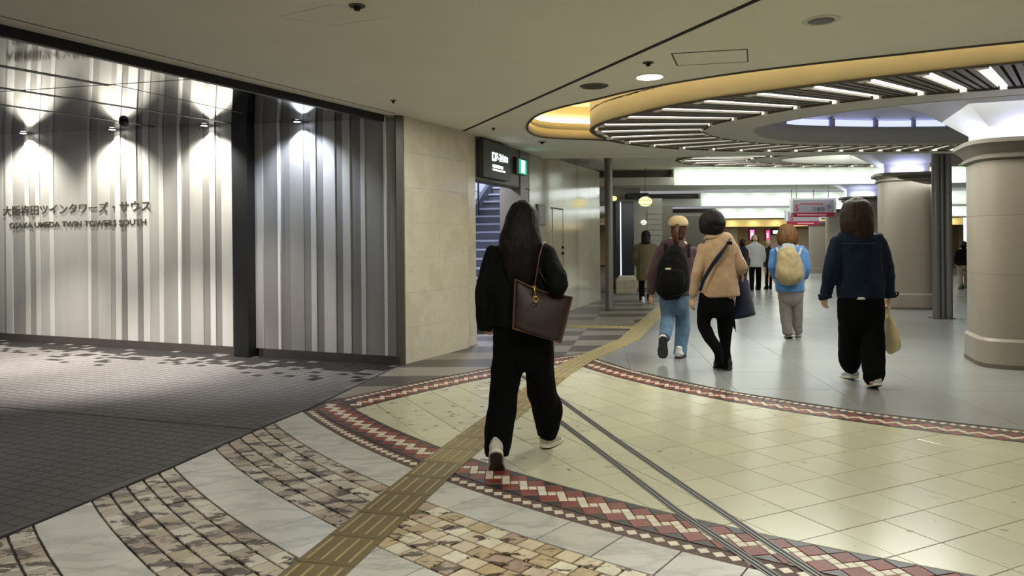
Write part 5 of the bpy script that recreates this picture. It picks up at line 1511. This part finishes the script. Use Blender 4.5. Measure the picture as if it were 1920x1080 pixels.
# ---------------------------------------------------------------- person in the tan jacket
D = 7.85
C_tan = cloth('tan_wool', '#a4886a', 0.85, 0.10)
tt, P, R, h, _ = person('person with short dark hair in a tan jacket and black trousers, walking away', D,
    (1334, 399, 442), [[(1318, 466), (1306, 512, -.04), (1299, 556, .0)], [(1374, 464), (1391, 500, -.02), (1381, 522, .15)]],
    [[(1326, 575), (1320, 612, .0), (1349, 668, -.18)], [(1358, 575), (1360, 620, .04), (1361, 680, .0)]],
    [(437, 1323, 1352, .07), (445, 1320, 1362, .09), (453, 1314, 1375, .11), (470, 1312, 1381, .125), (500, 1317, 1379, .13), (530, 1314, 1384, .14), (556, 1312, 1388, .14)],
    C_tan, [(10.5, 10.5, 10, 9, 8.5), (10.5, 10.5, 10.5, 9.5, 8.5)],
    [(550, 1313, 1378, .12), (565, 1309, 1377, .125), (580, 1308, 1375, .12)],
    [[(572, 1308, 1342, .09), (592, 1306, 1336, .085, .0), (608, 1307, 1332, .08, .0), (626, 1316, 1338, .07, -.06), (646, 1330, 1350, .06, -.13), (664, 1339, 1356, .055, -.18), (684, 1340, 1357, .05, -.19)], [(572, 1340, 1376, .09), (600, 1343, 1374, .085, .03), (640, 1349, 1371, .07, .03), (680, 1353, 1369, .06, .0), (690, 1354, 1368, .055, .0)]],
    C_trou, [('rows', [(398, 1326, 1348, .07, .0), (403, 1317, 1356, .10, -.01), (414, 1311, 1360, .115, -.01), (426, 1311, 1360, .11, -.02), (434, 1318, 1357, .09, -.04), (440, 1326, 1350, .06, -.05)])], H_black,
    [(1347, 690, -5, 42), (1361, 690, 4, 4)], mat('black_boot', '#131212', 0.4), mat('boot_sole', '#262423', 0.6), hands=(dict(curl=0.6), dict(d=Vector((-.3, .9, -.2)))), yaw=math.radians(-28), tall=0.10, shoe_w=0.098)
bm = BM(); rows_tube(bm, D, [(437, 1322, 1353, .085), (447, 1319, 1358, .095)], 20, (0, 0), sub=1); remesh('collar', bm, 0.010, C_tan, tt, 1)
t = tag(empty('tote_bag', at(1396, 590, D)), 'navy tote bag hung from the arm of the person in the tan jacket', 'bag')
C_navy = cloth('navy_canvas', '#11172a', 0.85, 0.15)
cs = [at(1383, 529, D + .02), at(1403, 525, D + .10), at(1417, 589, D + .10), at(1375, 599, D - .02)]
pouch('bag_body', cs, 0.09, C_navy, t, 0.03, 9)
for o in (-.02, .06):
    bm = BM(); add_tube(bm, [at(1387, 530, D + o + .02), at(1389, 517, D + o + .03), at(1393, 512, D + .08), at(1397, 517, D + .09), at(1400, 527, D + o + .05)], [(0.010, 0.003)] * 5, seg=8); obj('bag_handle', bm, C_navy, t, True)
t = tag(empty('shoulder_strap_bag', at(1342, 500, D - .16)), 'navy bag strap slung across the back of the tan jacket', 'bag strap')
bm = BM(); add_tube(bm, [at(1366, 446, D - .02), at(1366, 453, D - .115), at(1352, 474, D - .16), at(1334, 500, D - .165), at(1319, 526, D - .155), at(1313, 545, D - .12)], [(0.022, 0.004)] * 6, side=(1, 0, 1), seg=8); obj('strap', bm, C_navy, t, True)
bm = BM(); add_box(bm, tuple(at(1364, 459, D - .155)), tuple(at(1371, 453, D - .12))); obj('buckle', bm, C_blk, t)
t = tag(empty('folded_umbrella', at(1379, 615, D + .02)), 'tip of a folded black umbrella below the navy tote bag', 'umbrella')
bm = BM(); add_tube(bm, [at(1372, 590, D + .03), at(1376, 608, D + .03), at(1378, 616, D + .03)], [0.026, 0.018, 0.009], seg=10); obj('canopy', bm, C_blk, t, True)
bm = BM(); add_tube(bm, [at(1378, 615, D + .03), at(1380, 622, D + .03)], [0.005, 0.004], seg=8, sub=1); obj('ferrule', bm, M_pipe, t, True)

# ---------------------------------------------------------------- person with chestnut hair, beige backpack
D = 10.25
C_sky = cloth('sky_blue_jacket', '#4f7aab', 0.75, 0.14); C_gry = cloth('grey_trousers', '#77716c', 0.9, 0.1); C_bei = cloth('beige_canvas', '#93825f', 0.85, 0.1)
person('person with a chestnut bob in a sky blue jacket and grey trousers, walking away', D,
    (1476, 424, 457), [[(1452, 473), (1448, 500, -.0), (1453, 521, .08)], [(1507, 473), (1512, 500, .0), (1508, 522, .08)]],
    [[(1473, 560), (1474, 592, .04), (1478, 624, .0)], [(1494, 560), (1495, 592, .04), (1495, 622, .08)]],
    [(458, 1468, 1490, .07), (463, 1456, 1502, .09), (470, 1449, 1511, .11), (495, 1451, 1511, .13), (522, 1454, 1508, .14), (546, 1455, 1508, .145)],
    C_sky, [(8.5, 8.5, 8.5, 8, 7), (8.5, 8.5, 8.5, 8, 7)],
    [(538, 1458, 1506, .12), (552, 1459, 1506, .12), (560, 1460, 1505, .12)],
    [[(552, 1460, 1484, .085), (590, 1463, 1484, .08, .02), (615, 1467, 1486, .075, .01), (627, 1469, 1486, .07, .0)], [(552, 1483, 1506, .085), (590, 1485, 1505, .08, .04), (624, 1486, 1504, .07, .08)]],
    C_gry, [('rows', [(422, 1468, 1486, .07, .0), (427, 1461, 1492, .10, -.0), (438, 1458, 1495, .12, -.01), (450, 1457, 1496, .12, -.02), (458, 1460, 1493, .10, -.03)])], H_chest,
    [(1478, 633, -4, 12), (1496, 629, 20, 3)], mat('grey_shoe', '#8b8a88', 0.6), M_sole, bodyvox=0.010)
t = tag(empty('backpack', at(1480, 523, D - .2)), 'beige drawstring backpack on the sky blue jacket', 'backpack')
bm = BM(); rows_tube(bm, D, [(470, 1461, 1493, .07, -.19), (476, 1457, 1498, .09, -.20), (492, 1455, 1503, .10, -.22), (508, 1454, 1506, .11, -.23), (518, 1455, 1507, .105, -.23), (523, 1458, 1504, .09, -.22)], 20)
remesh('pack_body', bm, 0.013, C_bei, t, 2, (0.018, 9))
bm = BM(); rows_tube(bm, D, [(462, 1465, 1492, .05, -.17), (468, 1464, 1493, .06, -.18)], 16); remesh('pack_hood', bm, 0.012, cloth('grey_pack_flap', '#8b8e98', 0.8), t, 1)
for x in (1455, 1504):
    bm = BM(); add_tube(bm, [at(x + (6 if x < 1480 else -6), 478, D - .2), at(x + (2 if x < 1480 else -2), 466, D - .11), at(x + (2 if x < 1480 else -2), 464, D)], [(0.018, 0.005)] * 3, seg=8); obj('shoulder_strap', bm, MATS['grey_pack_flap'], t, True)

# ---------------------------------------------------------------- person in the denim jacket
D = 6.95
C_den = cloth('dark_denim', '#0f1a2b', 0.8, 0.16, sheen=0.05); C_shirt = cloth('white_shirt', '#c8c8c4', 0.85, 0.05)
tt, P, R, h, top = person('person with dark shoulder-length hair in a dark denim jacket and wide black trousers, walking away', D,
    (1606, 378, 428), [[(1570, 454), (1557, 506, -.02), (1548, 553, .06)], [(1649, 455), (1663, 506, -.02), (1667, 553, .04)]],
    [[(1592, 590), (1593, 640, .04), (1590, 692, .22)], [(1634, 590), (1637, 650, .0), (1637, 716, -.2)]],
    [(432, 1590, 1628, .08), (438, 1572, 1645, .10), (446, 1562, 1656, .115), (475, 1565, 1656, .135), (515, 1568, 1657, .145), (545, 1570, 1658, .145), (557, 1571, 1658, .14)],
    C_den, [(14, 14, 13.5, 12.5, 11.5), (14, 14, 13.5, 12.5, 11.5)],
    [(550, 1573, 1656, .13), (570, 1571, 1657, .135), (592, 1571, 1657, .13)],
    [[(580, 1571, 1612, .11), (620, 1572, 1611, .11, .05), (655, 1574, 1612, .105, .12), (680, 1575, 1611, .10, .18), (693, 1582, 1606, .075, .22)], [(580, 1611, 1657, .11), (640, 1615, 1657, .11, -.05), (690, 1618, 1657, .11, -.14), (709, 1620, 1655, .105, -.18), (718, 1626, 1650, .075, -.2)]],
    C_trou, [('rows', [(373, 1594, 1618, .07, .0), (380, 1584, 1628, .11, -.0), (395, 1578, 1634, .13, -.01), (415, 1576, 1636, .13, -.02), (430, 1578, 1638, .115, -.03), (441, 1584, 1636, .10, -.05), (449, 1594, 1626, .06, -.07)])], H_brown,
    [(1587, 708, -8, 8), (1635, 727, 6, 18)], mat('silver_sneaker', '#a9abac', 0.45, metal=0.2), M_sole, hands=(dict(curl=0.8), dict(curl=1.1, d=Vector((0, .1, -1)))), folds=(0.011, 9))
bm = BM(); rows_tube(bm, D, [(549, 1571.5, 1657.5, .147), (558, 1571, 1658, .146)], 24, (0, 0), sub=1); wb = remesh('waistband', bm, 0.010, C_den, tt, 1)
bm = BM(); rows_tube(bm, D, [(555, 1586, 1622, .150), (560, 1588, 1620, .146)], 24, (0, 0), sub=1); remesh('shirt_hem', bm, 0.010, C_shirt, tt, 1)
for y, x0, x1 in ((457, 1578, 1640),):
    bm = BM(); add_tube(bm, [at(x0, y, D - .118), at((x0 + x1) / 2, y, D - .142), at(x1, y, D - .118)], [0.004] * 3, seg=6); obj('yoke_seam', bm, mat('denim_seam', '#223349', 0.8), tt, True)
bm = BM(); add_tube(bm, [at(1545, 550, D + .05), at(1548, 560, D + .05)], [(0.058, 0.055), (0.062, 0.058)], seg=14, sub=1, caps=(0, 0)); obj('cuff', bm, C_den, tt, True)
bm = BM(); add_tube(bm, [at(1667, 548, D + .03), at(1668, 558, D + .03)], [(0.057, 0.055), (0.06, 0.058)], seg=14, sub=1, caps=(0, 0)); obj('cuff', bm, C_den, tt, True)
bm = BM(); add_tube(bm, [at(1672, 552, D + .0), at(1679, 549, D + .0), at(1684, 549, D + .0), at(1682, 554, D + .0), at(1672, 555, D + .0)], [0.010, 0.008, 0.008, 0.008, 0.010], seg=8); obj('cuff_strap', bm, C_blk, tt, True)
t = tag(empty('cloth_bag', at(1670, 660, D + .03)), 'cream cloth bag hanging from the hand of the person in the denim jacket', 'bag')
bm = BM(); rows_tube(bm, D, [(592, 1661, 1669, .05, .03), (608, 1659, 1676, .09, .03), (628, 1658, 1683, .12, .03), (645, 1659, 1685, .12, .03), (655, 1661, 1680, .09, .03), (661, 1665, 1673, .04, .03)], 18)
remesh('bag_body', bm, 0.011, cloth('cream_cotton', '#cbbd92', 0.85, 0.06), t, 2, (0.006, 10))
for o in (-.03, .05):
    bm = BM(); add_tube(bm, [at(1663, 596, D + o + .02), at(1665, 580, D + .05), at(1667, 573, D + .06), at(1668, 596, D + o + .03)], [(0.010, 0.003)] * 4, seg=8); obj('bag_handle', bm, MATS['cream_cotton'], t, True)

# ---------------------------------------------------------------- people farther away
def far_person(label, D, cx, y0, yf, hw, top_m, tr_m, hair_m, yaw=0.0, hem=0.52, shoe_m=M_soled, hair_long=0.0, stride=0.18, lean=0.0):
    """standing height from y0 (crown) to yf (ground); hw = half shoulder width in picture columns; hem = where the coat ends"""
    H = yf - y0; Y = lambda f: y0 + H * f
    x = lambda f: cx + hw * f
    hb = 0.055 if math.cos(yaw) < 0 else 0.0
    return person(label, D, (cx, Y(0.01), Y(0.135)),
        [[(x(-.82), Y(.215)), (x(-1.0), Y(.35)), (x(-.95), Y(.47), .06)], [(x(.82), Y(.215)), (x(1.0), Y(.35)), (x(.95), Y(.47), .06)]],
        [[(x(-.36), Y(.52)), (x(-.38), Y(.73), .0), (x(-.36), Y(.93), -stride)], [(x(.36), Y(.52)), (x(.38), Y(.73), .08), (x(.36), Y(.93), stride)]],
        [(Y(.15), x(-.4), x(.4), .07), (Y(.175), x(-.7), x(.7), .09), (Y(.205), x(-.92), x(.92), .11), (Y(.30), x(-.9), x(.9), .13), (Y(.42), x(-.85), x(.85), .13), (Y(hem), x(-.92), x(.92), .15)],
        top_m, [(hw * .26,) * 3 + (hw * .25, hw * .22)] * 2,
        [(Y(.48), x(-.7), x(.7), .12), (Y(.53), x(-.72), x(.72), .12)],
        [[(Y(.51), x(-.72), x(0), .09), (Y(.72), x(-.7), x(-.1), .075, .0), (Y(.955), x(-.62), x(-.12), .07, -stride)], [(Y(.51), x(0), x(.72), .09), (Y(.72), x(.1), x(.7), .075, .08), (Y(.955), x(.12), x(.62), .07, stride)]],
        tr_m, [('rows', [(Y(.0) + 1, x(-.22), x(.22), .06, hb), (Y(.03), x(-.40), x(.40), .10, hb), (Y(.075), x(-.44), x(.44), .10, hb - .02 * math.cos(yaw)), (Y(.12 + hair_long), x(-.40), x(.40), .09, hb - .06 * math.cos(yaw))])], hair_m,
        [(x(-.36), Y(.985), math.degrees(yaw), 6, D - stride), (x(.36), Y(.97), math.degrees(yaw), 6, D + stride)], shoe_m, shoe_m, vox=0.016, bodyvox=0.012, yaw=yaw, folds=(0.008, 7))
C_kha = cloth('khaki_coat', '#5f553f', 0.85, 0.12); C_wcoat = cloth('pale_grey_coat', '#b4b2b0', 0.85, 0.06); C_suit = cloth('charcoal_suit', '#1d1e22', 0.85, 0.1); C_dnv = cloth('dark_navy_jacket', '#171a26', 0.85, 0.1)
C_beit = cloth('beige_trousers', '#8a7a60', 0.85, 0.1)
t6 = far_person('person in a khaki coat with a black hood, walking away beside the black glass front', 16.2, 1211, 432, 570, 20, C_kha, C_trou, H_black, 0.0, 0.68, mat('white_shoe_far', '#d0cfca', 0.6), 0.06)
far_person('person in a pale grey open coat and black trousers, walking towards the camera far away', 20.2, 1416, 440, 548, 16, C_wcoat, C_trou, H_brown, PI, 0.56)
far_person('person in a charcoal suit beside the pale grey coat at the far end', 20.6, 1441, 448, 549, 9.5, C_suit, C_trou, H_black, PI, 0.52, stride=0.1)
far_person('person in dark navy half hidden behind the tan jacket', 17.5, 1392, 446, 560, 12, C_dnv, C_suit, H_brown, 0.0, 0.55)
far_person('person in black with beige trousers, half hidden by the nearest stone column', 20.2, 1806, 452, 543, 14, C_blk, C_beit, H_black, 0.2, 0.5)
bpy.data.scenes.remove(BENCH)
